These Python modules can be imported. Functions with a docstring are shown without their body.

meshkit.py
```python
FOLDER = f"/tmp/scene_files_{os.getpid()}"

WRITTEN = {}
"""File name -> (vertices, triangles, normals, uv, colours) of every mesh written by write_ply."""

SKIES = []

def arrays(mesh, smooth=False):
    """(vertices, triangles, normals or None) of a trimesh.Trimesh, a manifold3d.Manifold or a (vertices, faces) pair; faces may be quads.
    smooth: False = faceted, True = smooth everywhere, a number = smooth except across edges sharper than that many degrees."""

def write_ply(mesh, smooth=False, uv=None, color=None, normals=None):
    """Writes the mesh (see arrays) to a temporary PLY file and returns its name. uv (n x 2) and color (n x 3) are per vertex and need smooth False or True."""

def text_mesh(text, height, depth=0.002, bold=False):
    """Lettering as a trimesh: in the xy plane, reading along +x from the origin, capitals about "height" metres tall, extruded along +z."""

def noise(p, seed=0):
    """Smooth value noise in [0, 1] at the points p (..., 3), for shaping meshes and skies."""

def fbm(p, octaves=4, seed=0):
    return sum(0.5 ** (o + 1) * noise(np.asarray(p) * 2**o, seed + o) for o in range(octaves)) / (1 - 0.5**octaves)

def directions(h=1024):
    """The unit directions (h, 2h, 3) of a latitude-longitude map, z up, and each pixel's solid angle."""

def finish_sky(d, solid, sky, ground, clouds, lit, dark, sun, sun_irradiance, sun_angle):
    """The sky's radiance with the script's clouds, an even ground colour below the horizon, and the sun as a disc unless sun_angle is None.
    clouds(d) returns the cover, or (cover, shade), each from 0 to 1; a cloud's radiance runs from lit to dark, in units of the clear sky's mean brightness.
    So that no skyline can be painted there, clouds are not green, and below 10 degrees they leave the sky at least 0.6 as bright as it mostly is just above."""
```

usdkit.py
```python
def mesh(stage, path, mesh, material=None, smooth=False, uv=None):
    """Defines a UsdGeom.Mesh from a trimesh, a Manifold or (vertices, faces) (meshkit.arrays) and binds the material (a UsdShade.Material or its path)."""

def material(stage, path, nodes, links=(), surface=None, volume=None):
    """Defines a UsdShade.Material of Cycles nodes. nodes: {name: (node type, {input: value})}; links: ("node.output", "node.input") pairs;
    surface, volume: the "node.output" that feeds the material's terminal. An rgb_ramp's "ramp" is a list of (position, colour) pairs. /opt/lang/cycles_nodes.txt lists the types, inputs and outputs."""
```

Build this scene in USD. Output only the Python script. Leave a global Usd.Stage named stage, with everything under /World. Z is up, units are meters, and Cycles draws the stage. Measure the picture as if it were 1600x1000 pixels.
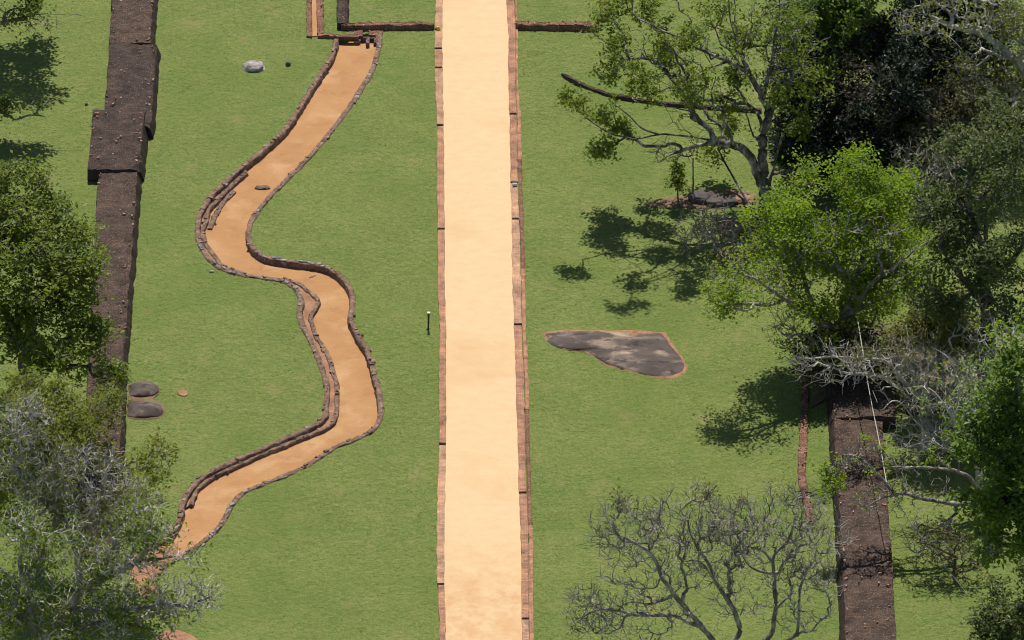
import math, random, numpy as np, trimesh, usdkit, meshkit
from pxr import Usd, UsdGeom, UsdLux, UsdShade, Gf, Sdf, Vt
from scipy.spatial import cKDTree
from shapely.geometry import Polygon, LineString
import shapely

stage = Usd.Stage.CreateInMemory()
UsdGeom.SetStageUpAxis(stage, 'Z'); UsdGeom.SetStageMetersPerUnit(stage, 1.0)
world = UsdGeom.Xform.Define(stage, '/World'); UsdGeom.Scope.Define(stage, '/World/Looks')
stage.SetDefaultPrim(world.GetPrim())

# ------------------------------------------------------------------ camera, sky, sun, exposure
THETA, PSI, FPX = math.radians(32.0), 0.0135, 10402.0     # tilt down, turn right, focal length in photograph pixels
CAM = np.array([0.0, -339.0, 212.0])
FWD = np.array([math.sin(PSI)*math.cos(THETA), math.cos(PSI)*math.cos(THETA), -math.sin(THETA)])
RGT = np.array([math.cos(PSI), -math.sin(PSI), 0.0])
UPV = np.cross(RGT, FWD)
EXPOSURE = 0.6
SUN_ELEV, SUN_AZ = math.radians(65.0), math.radians(1.0)   # azimuth from +y towards +x
SUN_INT, SKY_STRENGTH = 1.04, 0.058
cam = UsdGeom.Camera.Define(stage, '/World/camera')
cam.CreateHorizontalApertureAttr(36.0); cam.CreateVerticalApertureAttr(22.5)
cam.CreateFocalLengthAttr(36.0*FPX/1600); cam.CreateClippingRangeAttr((1.0, 20000.0)); cam.CreateExposureAttr(EXPOSURE)
cam.AddTransformOp().Set(Gf.Matrix4d(*RGT, 0, *UPV, 0, *(-FWD), 0, *CAM, 1))
sky = UsdLux.DomeLight.Define(stage, '/World/sky')
skym = usdkit.material(stage, '/World/Looks/sky_look', {
    's': ('sky_texture', {'sky_type': 'single_scattering', 'sun_disc': False, 'sun_elevation': SUN_ELEV, 'sun_rotation': SUN_AZ, 'altitude': 200.0}),
    'b': ('background_shader', {'strength': SKY_STRENGTH})}, [('s.color', 'b.color')], surface='b.background')
UsdShade.MaterialBindingAPI.Apply(sky.GetPrim()).Bind(skym)
sky.GetPrim().SetCustomDataByKey('kind', 'structure'); sky.GetPrim().SetCustomDataByKey('label', 'clear daylight sky above the gardens'); sky.GetPrim().SetCustomDataByKey('category', 'sky')
sun = UsdLux.DistantLight.Define(stage, '/World/sun')
sun.CreateIntensityAttr(SUN_INT); sun.CreateAngleAttr(0.53); sun.CreateColorAttr(Gf.Vec3f(1.0, 0.95, 0.87))
sun.GetPrim().CreateAttribute('inputs:normalize', Sdf.ValueTypeNames.Bool).Set(True)
sd = np.array([math.sin(SUN_AZ)*math.cos(SUN_ELEV), math.cos(SUN_AZ)*math.cos(SUN_ELEV), math.sin(SUN_ELEV)])
sx = np.cross([0, 1, 0], sd); sx /= np.linalg.norm(sx); sy = np.cross(sd, sx)
sun.AddTransformOp().Set(Gf.Matrix4d(*sx, 0, *sy, 0, *sd, 0, *(sd*500), 1))

# ------------------------------------------------------------------ helpers
def ray(px, py):
    d = FWD*FPX + RGT*(px-800) + UPV*(500-py)
    return d/np.linalg.norm(d)
def G(px, py, z=0.0):                       # where a sight line meets the level z
    d = ray(px, py); return CAM + d*((z-CAM[2])/d[2])
def Gs(pts, z=0.0):
    return np.array([G(x, y, z) for x, y in pts])
def V(px, py, y):                           # where a sight line meets the upright plane at depth y
    d = ray(px, py); return CAM + d*((y-CAM[1])/d[1])
def resample(P, step):
    P = np.asarray(P, float); L = np.r_[0, np.cumsum(np.linalg.norm(np.diff(P, axis=0), axis=1))]
    n = max(2, int(L[-1]/step)+1); t = np.linspace(0, L[-1], n)
    return np.stack([np.interp(t, L, P[:, k]) for k in range(P.shape[1])], 1)
def smooth_line(P, step, k=5):
    Q = resample(P, step)
    if len(Q) > 2*k:
        w = np.hanning(2*k+3)[1:-1]; w /= w.sum(); pad = np.vstack([np.repeat(Q[:1], k, 0), Q, np.repeat(Q[-1:], k, 0)])
        Q = np.stack([np.convolve(pad[:, c], w, 'valid') for c in range(Q.shape[1])], 1)
    return Q
used = {}
def numbered(path):
    n = used.get(path, 0); used[path] = n+1
    return path if n == 0 else f'{path}_{n:03d}'
class MB:
    def __init__(s): s.v, s.f, s.n = [], [], 0
    def add(s, v, f):
        v = np.asarray(v, float); f = np.asarray(f, int)
        if f.shape[1] == 4: f = np.vstack([f[:, [0, 1, 2]], f[:, [0, 2, 3]]])
        s.v.append(v); s.f.append(f+s.n); s.n += len(v)
    def get(s): return np.vstack(s.v), np.vstack(s.f)
def obj(name, mesh, mat, parent='/World', smooth=False):
    path = numbered(f'{parent}/{name}')
    m = usdkit.mesh(stage, path, mesh.get() if isinstance(mesh, MB) else mesh, mat, smooth=smooth)
    return m.GetPrim()
def tag(p, label=None, cat=None, group=None, kind=None):
    for k, x in (('label', label), ('category', cat), ('group', group), ('kind', kind)):
        if x: p.SetCustomDataByKey(k, x)
    return p
def thing(name, label, cat, loc=(0, 0, 0), group=None):
    path = numbered('/World/'+name)
    x = UsdGeom.Xform.Define(stage, path); x.AddTranslateOp().Set(Gf.Vec3d(*map(float, loc)))
    tag(x.GetPrim(), label, cat, group); return path, np.array(loc, float)
def part(t, name, mesh, mat, smooth=False, parent=None, kind=None):
    v, f = mesh.get() if isinstance(mesh, MB) else mesh
    p = obj(name, (np.asarray(v)-t[1], f), mat, parent or t[0], smooth)
    if kind: tag(p, kind=kind)
    return p
def fb(p, scale, octaves=3, seed=0): return meshkit.fbm(np.asarray(p)*scale + 1000.3, octaves, seed)-0.5
def grid_faces(nu, nv):                      # nv rows of nu points
    i = np.arange(nu*nv).reshape(nv, nu)
    return np.stack([i[:-1, :-1].ravel(), i[:-1, 1:].ravel(), i[1:, 1:].ravel(), i[1:, :-1].ravel()], 1)

# ------------------------------------------------------------------ materials
def ramp_mat(name, scale, stops, rough=0.9, bump=None, stretch=(1, 1, 1), detail=6, spots=None, spec=0.2, extra=None):
    n = {'g': ('geometry', {}), 'm': ('mapping', {'scale': stretch}), 'n': ('noise_texture', {'scale': scale, 'detail': float(detail), 'roughness': 0.6}),
         'r': ('rgb_ramp', {'ramp': stops}), 'p': ('principled_bsdf', {'roughness': rough, 'specular_ior_level': spec})}
    l = [('g.position', 'm.vector'), ('m.vector', 'n.vector'), ('n.fac', 'r.fac')]
    col = 'r.color'
    if spots:                                # (scale, threshold, softness, colour, amount) patches with a shape of their own
        for i, (sc, th, sf, c, am) in enumerate(spots):
            n[f'sn{i}'] = ('noise_texture', {'scale': sc, 'detail': 4.0, 'roughness': 0.6, 'distortion': 0.3})
            n[f'sm{i}'] = ('map_range', {'from_min': th-sf, 'from_max': th+sf, 'to_min': 0.0, 'to_max': am, 'clamp': True})
            n[f'sx{i}'] = ('mix', {'color2': c})
            l += [('m.vector', f'sn{i}.vector'), (f'sn{i}.fac', f'sm{i}.value'), (f'sm{i}.result', f'sx{i}.fac'), (col, f'sx{i}.color1')]
            col = f'sx{i}.color'
    l.append((col, 'p.base_color'))
    if bump:
        for i, (bs, bd) in enumerate(bump):
            n[f'bn{i}'] = ('noise_texture', {'scale': bs, 'detail': 5.0, 'roughness': 0.65})
            n[f'b{i}'] = ('bump', {'distance': bd, 'strength': 1.0})
            l += [('g.position', f'bn{i}.vector'), (f'bn{i}.fac', f'b{i}.height')]
            if i: l.append((f'b{i-1}.normal', f'b{i}.normal'))
        l.append((f'b{len(bump)-1}.normal', 'p.normal'))
    return usdkit.material(stage, f'/World/Looks/{name}', n, l, surface='p.BSDF')
M = {}
M['grass'] = ramp_mat('grass', 0.20, [(0.25, (0.1124, 0.1591, 0.0358)), (0.5, (0.1542, 0.1962, 0.0461)), (0.75, (0.2089, 0.2333, 0.0635))], bump=[(9.0, 0.14), (2.6, 0.24)],
    spots=[(2.4, 0.53, 0.10, (0.1029, 0.1570, 0.0307), 0.65), (4.2, 0.57, 0.10, (0.2142, 0.2420, 0.0758), 0.65), (0.7, 0.60, 0.12, (0.2089, 0.2267, 0.0676), 0.6), (14.0, 0.62, 0.05, (0.2892, 0.2998, 0.1280), 0.55), (9.0, 0.58, 0.08, (0.0835, 0.1330, 0.0246), 0.6), (0.35, .66, .05, (0.2571, 0.2180, 0.0922), .55), (0.12, .55, .08, (0.1124, 0.1690, 0.0307), .5)])
M['grass_blade'] = ramp_mat('grass_blade', 1.2, [(0.3, (0.1124, 0.1657, 0.0348)), (0.5, (0.1661, 0.2126, 0.0512)), (0.7, (0.2357, 0.2616, 0.0819))])
M['path'] = ramp_mat('path_sand', 1.6, [(0.25, (0.485, 0.338, 0.190)), (0.55, (0.515, 0.368, 0.212)), (0.8, (0.54, 0.395, 0.235))], stretch=(0.7, 1.0, 1), bump=[(6.0, 0.02)],
    spots=[(0.12, 0.62, 0.08, (0.44, 0.265, 0.13), 0.6), (1.6, 0.69, 0.05, (0.41, 0.235, 0.125), 0.4), (7.0, 0.71, 0.03, (0.30, 0.17, 0.10), 0.6), (18.0, 0.66, 0.05, (0.40, 0.26, 0.14), 0.6)])
def near_end(path, y0, y1, col):
    m = stage.GetPrimAtPath(path); mk = lambda n, k, **kw: _sh(path+'/'+n, k, kw)
    def _sh(p, k, kw):
        sh = UsdShade.Shader.Define(stage, p); sh.CreateIdAttr('cycles_'+k)
        for a, v in kw.items():
            if isinstance(v, UsdShade.Output): sh.CreateInput(a, Sdf.ValueTypeNames.Token).ConnectToSource(v)
            elif isinstance(v, str): sh.CreateInput(a, Sdf.ValueTypeNames.Token).Set(v)
            elif isinstance(v, bool): sh.CreateInput(a, Sdf.ValueTypeNames.Bool).Set(v)
            elif isinstance(v, tuple): sh.CreateInput(a, Sdf.ValueTypeNames.Float3).Set(Gf.Vec3f(*v))
            else: sh.CreateInput(a, Sdf.ValueTypeNames.Float).Set(float(v))
        return lambda o: sh.CreateOutput(o, Sdf.ValueTypeNames.Token)
    g = mk('ge', 'geometry'); sp = mk('ys', 'separate_xyz', vector=g('position')); r = mk('ym', 'map_range', value=sp('y'), from_min=y0, from_max=y1, to_min=0.0, to_max=1.0, clamp=True)
    n = mk('yn', 'noise_texture', vector=g('position'), scale=0.9, detail=6.0, roughness=0.65); nm = mk('yr', 'map_range', value=n('fac'), from_min=.38, from_max=.62, to_min=0.0, to_max=.85, clamp=True)
    f = mk('yf', 'math', math_type='multiply', value1=r('result'), value2=nm('result'))
    p = UsdShade.Shader.Get(stage, path+'/p'); inp = p.GetInput('base_color'); src = inp.GetConnectedSources()[0][0]; old = UsdShade.Shader(src.source.GetPrim()).GetOutput(src.sourceName)
    x = mk('yx', 'mix', fac=f('value'), color1=old, color2=col); inp.ConnectToSource(x('color'))
near_end('/World/Looks/path_sand', -22.5, -29.0, (0.43, 0.255, 0.125))
M['bed'] = ramp_mat('bed_sand', 0.5, [(0.25, (0.285, 0.148, 0.062)), (0.5, (0.33, 0.176, 0.076)), (0.8, (0.375, 0.21, 0.096))], bump=[(6.0, 0.05)],
    spots=[(0.45, 0.60, 0.08, (0.42, 0.265, 0.14), 0.6), (0.8, .62, .06, (.25, .125, .06), .5), (1.6, 0.62, 0.07, (0.36, 0.17, 0.065), 0.6), (9.0, 0.70, 0.04, (0.24, 0.12, 0.06), 0.6)])
M['earth'] = ramp_mat('red_earth', 1.2, [(0.25, (0.17, 0.085, 0.05)), (0.5, (0.26, 0.135, 0.078)), (0.8, (0.36, 0.20, 0.115))], bump=[(5.0, 0.05)], spots=[(4.0, .58, .08, (0.12, .075, .045), .6)])
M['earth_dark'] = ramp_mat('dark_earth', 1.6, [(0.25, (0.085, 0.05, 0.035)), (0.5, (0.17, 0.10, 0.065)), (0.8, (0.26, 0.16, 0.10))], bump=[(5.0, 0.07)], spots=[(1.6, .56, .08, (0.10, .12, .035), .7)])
M['shaded_litter'] = ramp_mat('shaded_leaf_litter', 1.5, [(0.25, (0.05, 0.038, 0.026)), (0.5, (0.10, 0.072, 0.045)), (0.8, (0.18, 0.12, 0.07))], bump=[(5.0, 0.08)], spots=[(0.8, .56, .08, (0.10, .125, .035), .8)])  # brown leaf litter, its colour darkened to stand in for tree shade
def brick_mat(name, cols, mortar, bscale=1.0, dist=0.02, fleck=True):
    n = {'g': ('geometry', {}), 'b': ('brick_texture', {'scale': bscale, 'color1': cols[0], 'color2': cols[1], 'mortar': mortar, 'mortar_size': 0.012, 'mortar_smooth': 0.3, 'brick_width': 0.30, 'row_height': 0.14}),
         'sp': ('separate_xyz', {}), 'zy': ('math', {'math_type': 'multiply_add', 'value2': 1.0}), 'cx': ('combine_xyz', {}),
         'n': ('noise_texture', {'scale': 1.1, 'detail': 6.0, 'roughness': 0.65}), 'r': ('rgb_ramp', {'ramp': [(0.3, (0.50, 0.48, 0.48)), (0.5, (0.95, 0.93, 0.93)), (0.7, (1.5, 1.38, 1.3))]}),
         'x': ('mix', {'mix_type': 'multiply', 'fac': 1.0}),
         'n2': ('noise_texture', {'scale': 7.0, 'detail': 5.0, 'roughness': 0.7}), 'm2': ('map_range', {'from_min': 0.60, 'from_max': 0.70, 'to_min': 0.0, 'to_max': 0.8, 'clamp': True}), 'x2': ('mix', {'color2': cols[2]}),
         'n3': ('noise_texture', {'scale': 13.0, 'detail': 3.0, 'roughness': 0.6}), 'm3': ('map_range', {'from_min': 0.61, 'from_max': 0.69, 'to_min': 0.0, 'to_max': 0.7, 'clamp': True}), 'x3': ('mix', {'color2': tuple(c*2.6 for c in cols[2])}), 'm4': ('map_range', {'from_min': 0.42, 'from_max': 0.34, 'to_min': 0.0, 'to_max': 0.7, 'clamp': True}), 'x4': ('mix', {'color2': tuple(c*0.5 for c in mortar)}),
         'bu': ('bump', {'distance': dist}), 'bu2': ('bump', {'distance': 0.06}), 'p': ('principled_bsdf', {'roughness': 0.92, 'specular_ior_level': 0.15})}
    l = [('g.position', 'sp.vector'), ('sp.x', 'cx.x'), ('sp.y', 'zy.value1'), ('sp.z', 'zy.value3'), ('zy.value', 'cx.y'), ('cx.vector', 'b.vector'), ('g.position', 'n.vector'), ('n.fac', 'r.fac'),
         ('b.color', 'x.color1'), ('r.color', 'x.color2'), ('g.position', 'n2.vector'), ('n2.fac', 'm2.value'), ('m2.result', 'x2.fac'), ('x.color', 'x2.color1'), ('g.position', 'n3.vector'), ('n3.fac', 'm3.value'), ('m3.result', 'x3.fac'), ('x2.color', 'x3.color1'), ('n3.fac', 'm4.value'), ('m4.result', 'x4.fac'), ('x3.color', 'x4.color1'), ('x4.color' if fleck else 'x2.color', 'p.base_color'),
         ('b.fac', 'bu.height'), ('bu.normal', 'bu2.normal'), ('n2.fac', 'bu2.height'), ('bu2.normal', 'p.normal')]
    n['bu'][1]['invert'] = True
    return usdkit.material(stage, f'/World/Looks/{name}', n, l, surface='p.BSDF')
M['dark_brick'] = brick_mat('dark_brick', ((0.047, 0.036, 0.031), (0.066, 0.049, 0.042), (0.120, 0.080, 0.058)), (0.030, 0.023, 0.021))
M['darker_brick'] = brick_mat('darker_brick', ((0.030, 0.024, 0.022), (0.044, 0.033, 0.029), (0.085, 0.055, 0.040)), (0.020, 0.016, 0.015))
M['rust_brick'] = brick_mat('rust_brick', ((0.058, 0.042, 0.035), (0.084, 0.059, 0.047), (0.16, 0.10, 0.068)), (0.038, 0.028, 0.023))
M['kerb_brick'] = brick_mat('kerb_brick', ((0.30, 0.165, 0.105), (0.36, 0.200, 0.128), (0.43, 0.26, 0.17)), (0.24, 0.125, 0.075), dist=0.015, fleck=False)
M['pale_kerb'] = brick_mat('pale_kerb', ((0.36, 0.22, 0.14), (0.42, 0.26, 0.17), (0.47, 0.30, 0.20)), (0.30, 0.17, 0.11), dist=0.015, fleck=False)
M['low_brick'] = brick_mat('low_brick', ((0.16, 0.085, 0.060), (0.21, 0.115, 0.080), (0.30, 0.17, 0.11)), (0.09, 0.05, 0.035))
M['edge_masonry'] = ramp_mat('edge_masonry', 2.6, [(0.25, (0.080, 0.050, 0.036)), (0.5, (0.160, 0.098, 0.068)), (0.75, (0.27, 0.175, 0.122))], bump=[(6.0, 0.08), (14.0, .03)], spots=[(5.0, .60, .05, (.30, .24, .20), .6), (7.0, .62, .05, (.05, .036, .03), .8)])
M['stone_brown'] = ramp_mat('stone_brown', 3.0, [(0.3, (0.10, 0.068, 0.052)), (0.55, (0.165, 0.110, 0.083)), (0.8, (0.26, 0.175, 0.13))], bump=[(6.0, 0.06)])
M['stone_dark'] = ramp_mat('stone_dark', 3.0, [(0.3, (0.07, 0.052, 0.046)), (0.55, (0.12, 0.088, 0.076)), (0.8, (0.19, 0.14, 0.115))], bump=[(6.0, 0.06)])
M['stone_tan'] = ramp_mat('stone_tan', 3.0, [(0.3, (0.17, 0.105, 0.072)), (0.55, (0.235, 0.15, 0.105)), (0.8, (0.32, 0.215, 0.15))], bump=[(6.0, 0.06)])
M['stone_pale'] = ramp_mat('stone_pale', 3.0, [(0.3, (0.14, 0.12, 0.11)), (0.55, (0.23, 0.205, 0.19)), (0.8, (0.38, 0.35, 0.33))], bump=[(6.0, 0.05)])
M['loose_brick'] = ramp_mat('loose_brick', 2.5, [(0.35, (0.13, 0.06, 0.04)), (0.5, (0.24, 0.13, 0.085)), (0.65, (0.40, 0.30, 0.22))], bump=[(8.0, 0.03)])
M['rock'] = ramp_mat('rock', 0.9, [(0.25, (0.046, 0.037, 0.033)), (0.5, (0.082, 0.065, 0.057)), (0.75, (0.145, 0.113, 0.095))], bump=[(3.0, 0.06), (14.0, 0.015)], stretch=(0.55, 1, 1),
    spots=[(0.45, 0.61, 0.05, (0.33, 0.25, 0.175), 0.85), (1.8, .60, .05, (.19, .15, .125), .6), (2.5, .61, .05, (.028, .023, .022), .8)])
M['boulder'] = ramp_mat('boulder', 2.0, [(0.3, (0.14, 0.12, 0.112)), (0.5, (0.28, 0.25, 0.238)), (0.75, (0.46, 0.42, 0.40))], bump=[(4.0, 0.05)])
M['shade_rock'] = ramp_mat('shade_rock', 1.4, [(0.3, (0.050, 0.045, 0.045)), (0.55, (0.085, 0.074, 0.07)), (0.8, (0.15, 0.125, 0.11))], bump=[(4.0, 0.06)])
def plain(name, c, rough=0.6, metal=0.0):
    return usdkit.material(stage, f'/World/Looks/{name}', {'n': ('noise_texture', {'scale': 8.0, 'detail': 4.0}), 'g': ('geometry', {}), 'r': ('rgb_ramp', {'ramp': [(0.3, tuple(x*0.7 for x in c)), (0.7, tuple(min(1, x*1.15) for x in c))]}), 'p': ('principled_bsdf', {'roughness': rough, 'metallic': metal})},
        [('g.position', 'n.vector'), ('n.fac', 'r.fac'), ('r.color', 'p.base_color')], surface='p.BSDF')
M['black'] = plain('black_paint', (0.012, 0.012, 0.012)); M['white'] = plain('white_paint', (0.7, 0.7, 0.66)); M['yellow'] = plain('yellow_paint', (0.6, 0.40, 0.03)); M['grey'] = plain('grey_metal', (0.32, 0.32, 0.32))
M['cable'] = plain('pale_cable', (0.33, 0.32, 0.27), 0.5)
def bark(name, a, b, c):
    return ramp_mat(name, 2.2, [(0.32, a), (0.5, b), (0.68, c)], bump=[(7.0, 0.05)], stretch=(1, 1, 0.45), spec=0.1)
M['bark_grey'] = bark('bark_grey', (0.080, 0.068, 0.058), (0.19, 0.168, 0.148), (0.42, 0.395, 0.365))
M['bark_dark'] = bark('bark_dark', (0.035, 0.030, 0.027), (0.095, 0.083, 0.075), (0.26, 0.24, 0.225))
M['bark_streak'] = bark('bark_streak', (0.040, 0.034, 0.029), (0.11, 0.098, 0.086), (0.38, 0.36, 0.335))
M['bark_white'] = bark('bark_white', (0.17, 0.15, 0.13), (0.34, 0.315, 0.285), (0.56, 0.53, 0.50))
M['bark_pale'] = bark('bark_pale', (0.10, 0.085, 0.072), (0.215, 0.19, 0.165), (0.42, 0.395, 0.365))
M['bark_brown'] = bark('bark_brown', (0.05, 0.034, 0.026), (0.11, 0.08, 0.062), (0.22, 0.17, 0.14))
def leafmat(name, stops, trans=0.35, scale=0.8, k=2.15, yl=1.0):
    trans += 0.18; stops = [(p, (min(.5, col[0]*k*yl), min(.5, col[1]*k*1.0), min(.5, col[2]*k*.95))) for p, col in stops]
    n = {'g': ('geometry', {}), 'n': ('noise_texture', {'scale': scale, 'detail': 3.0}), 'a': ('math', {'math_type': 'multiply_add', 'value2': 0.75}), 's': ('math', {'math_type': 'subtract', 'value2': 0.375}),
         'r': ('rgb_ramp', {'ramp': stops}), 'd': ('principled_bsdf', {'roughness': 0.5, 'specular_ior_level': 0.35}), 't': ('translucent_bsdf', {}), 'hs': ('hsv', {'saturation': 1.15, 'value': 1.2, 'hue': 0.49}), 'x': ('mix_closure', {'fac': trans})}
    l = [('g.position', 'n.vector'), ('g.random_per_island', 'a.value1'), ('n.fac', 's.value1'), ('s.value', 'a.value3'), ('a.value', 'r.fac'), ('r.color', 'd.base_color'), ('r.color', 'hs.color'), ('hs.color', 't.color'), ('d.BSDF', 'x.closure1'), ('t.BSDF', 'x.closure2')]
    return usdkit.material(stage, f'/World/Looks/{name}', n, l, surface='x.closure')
M['leaf_feather'] = leafmat('leaf_feather', [(0.0, (0.055, 0.080, 0.014)), (0.5, (0.115, 0.150, 0.022)), (1.0, (0.21, 0.23, 0.04))])
M['leaf_bright'] = leafmat('leaf_bright', [(0.0, (0.070, 0.125, 0.012)), (0.5, (0.135, 0.215, 0.018)), (1.0, (0.24, 0.31, 0.03))], 0.4, yl=1.15)
M['leaf_dark'] = leafmat('leaf_dark', [(0.0, (0.022, 0.036, 0.011)), (0.5, (0.050, 0.070, 0.020)), (1.0, (0.115, 0.130, 0.048))], 0.25, yl=1.12, k=3.0)
M['leaf_mid'] = leafmat('leaf_mid', [(0.0, (0.034, 0.056, 0.012)), (0.5, (0.085, 0.118, 0.020)), (0.9, (0.17, 0.195, 0.030)), (1.0, (0.20, 0.17, 0.05))], 0.35, yl=1.15, k=2.9)
M['leaf_deep'] = leafmat('leaf_deep', [(0.0, (0.028, 0.058, 0.010)), (0.5, (0.060, 0.105, 0.014)), (1.0, (0.125, 0.175, 0.022))], 0.3, yl=1.2, k=2.8)
M['leaf_shade'] = leafmat('leaf_shade', [(0.0, (0.010, 0.020, 0.010)), (0.6, (0.022, 0.036, 0.018)), (1.0, (0.06, 0.07, 0.035))], 0.15, k=1.4)  # deep shade of the wood put into the leaf colour
M['leaf_olive'] = leafmat('leaf_olive', [(0.0, (0.060, 0.066, 0.018)), (0.5, (0.120, 0.120, 0.030)), (0.85, (0.20, 0.19, 0.045)), (1.0, (0.23, 0.16, 0.05))], 0.35)
M['leaf_tan'] = leafmat('leaf_tan', [(0.0, (0.060, 0.056, 0.026)), (0.5, (0.125, 0.115, 0.055)), (1.0, (0.20, 0.19, 0.08))], 0.35)
M['leaf_yellow'] = leafmat('leaf_yellow', [(0.0, (0.11, 0.12, 0.018)), (0.5, (0.20, 0.21, 0.03)), (1.0, (0.34, 0.31, 0.04))], 0.35)
M['leaf_dead'] = leafmat('leaf_dead', [(0.0, (0.02, 0.018, 0.012)), (0.5, (0.042, 0.038, 0.024)), (1.0, (0.10, 0.075, 0.05))], 0.15)

# ------------------------------------------------------------------ lines of the winding channel
LOUT = [(522, 56), (516, 85), (490, 125), (468, 162), (440, 204), (400, 240), (360, 272), (325, 305), (306, 335), (303, 365), (313, 395), (336, 419), (370, 432), (410, 436), (440, 440), (458, 449), (468, 470), (462, 492), (468, 510), (481, 532), (497, 570), (507, 600), (505, 632), (505, 652), (480, 667), (440, 684), (400, 702), (345, 725), (302, 750), (281, 780), (276, 812), (262, 835), (225, 862), (190, 880)]
ROUT = [(599, 45), (596, 80), (583, 115), (558, 155), (530, 195), (493, 240), (453, 280), (418, 315), (398, 342), (391, 365), (396, 386), (415, 401), (450, 406), (490, 409), (516, 416), (538, 430), (555, 455), (556, 478), (551, 498), (563, 523), (580, 550), (590, 585), (598, 620), (601, 648), (591, 671), (565, 686), (525, 701), (480, 731), (440, 749), (400, 764), (379, 772), (366, 788), (354, 815), (335, 838), (300, 862), (255, 890), (215, 935)]
LIN_A = [(386, 268), (357, 293), (327, 325), (316, 360), (322, 382), (346, 414), (380, 428)]
LIN_A2 = [(366, 297), (346, 318), (334, 338), (327, 358)]
LIN_B = [(440, 434), (470, 444), (499, 469), (485, 494), (491, 520), (514, 558), (526, 598), (526, 640), (521, 660), (505, 670), (470, 684), (430, 700), (380, 722), (335, 742), (307, 763), (298, 790)]
lo, ro = smooth_line(Gs(LOUT), 0.25, 4), smooth_line(Gs(ROUT), 0.25, 4)
CHAN = Polygon(np.vstack([lo[:, :2], ro[::-1, :2]])).buffer(0)

# ------------------------------------------------------------------ the ground
def lawn():
    x0, x1, y0, y1, st = -34.0, 48.0, -50.0, 52.0, 0.17
    xs, ys = np.arange(x0, x1, st), np.arange(y0, y1, st)
    X, Y = np.meshgrid(xs, ys); P = np.stack([X.ravel(), Y.ravel(), np.zeros(X.size)], 1)
    z = 0.07*fb(P, 0.25, 3, 3) + 0.045*fb(P, 1.6, 3, 5)
    rng = np.random.default_rng(2); z += rng.normal(0, 0.010, len(P))
    inner = CHAN.buffer(-0.22); shapely.prepare(inner)
    inside = shapely.contains_xy(inner, P[:, 0], P[:, 1]); z[inside] -= 0.9
    P[:, 2] = z-0.03
    return (P, grid_faces(len(xs), len(ys))), (x0, x1, y0, y1)
LM, LB = lawn()
tag(obj('lawn', LM, M['grass'], smooth=True), kind='structure', label='green mown lawn of the ruined garden')
g = MB(); S = 9000.0
g.add([(-S, -S, 0), (S, -S, 0), (S, S, 0), (-S, S, 0), (LB[0]+.5, LB[2]+.5, 0), (LB[1]-.5, LB[2]+.5, 0), (LB[1]-.5, LB[3]-.5, 0), (LB[0]+.5, LB[3]-.5, 0)], [(0, 1, 5, 4), (1, 2, 6, 5), (2, 3, 7, 6), (3, 0, 4, 7)])
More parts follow.
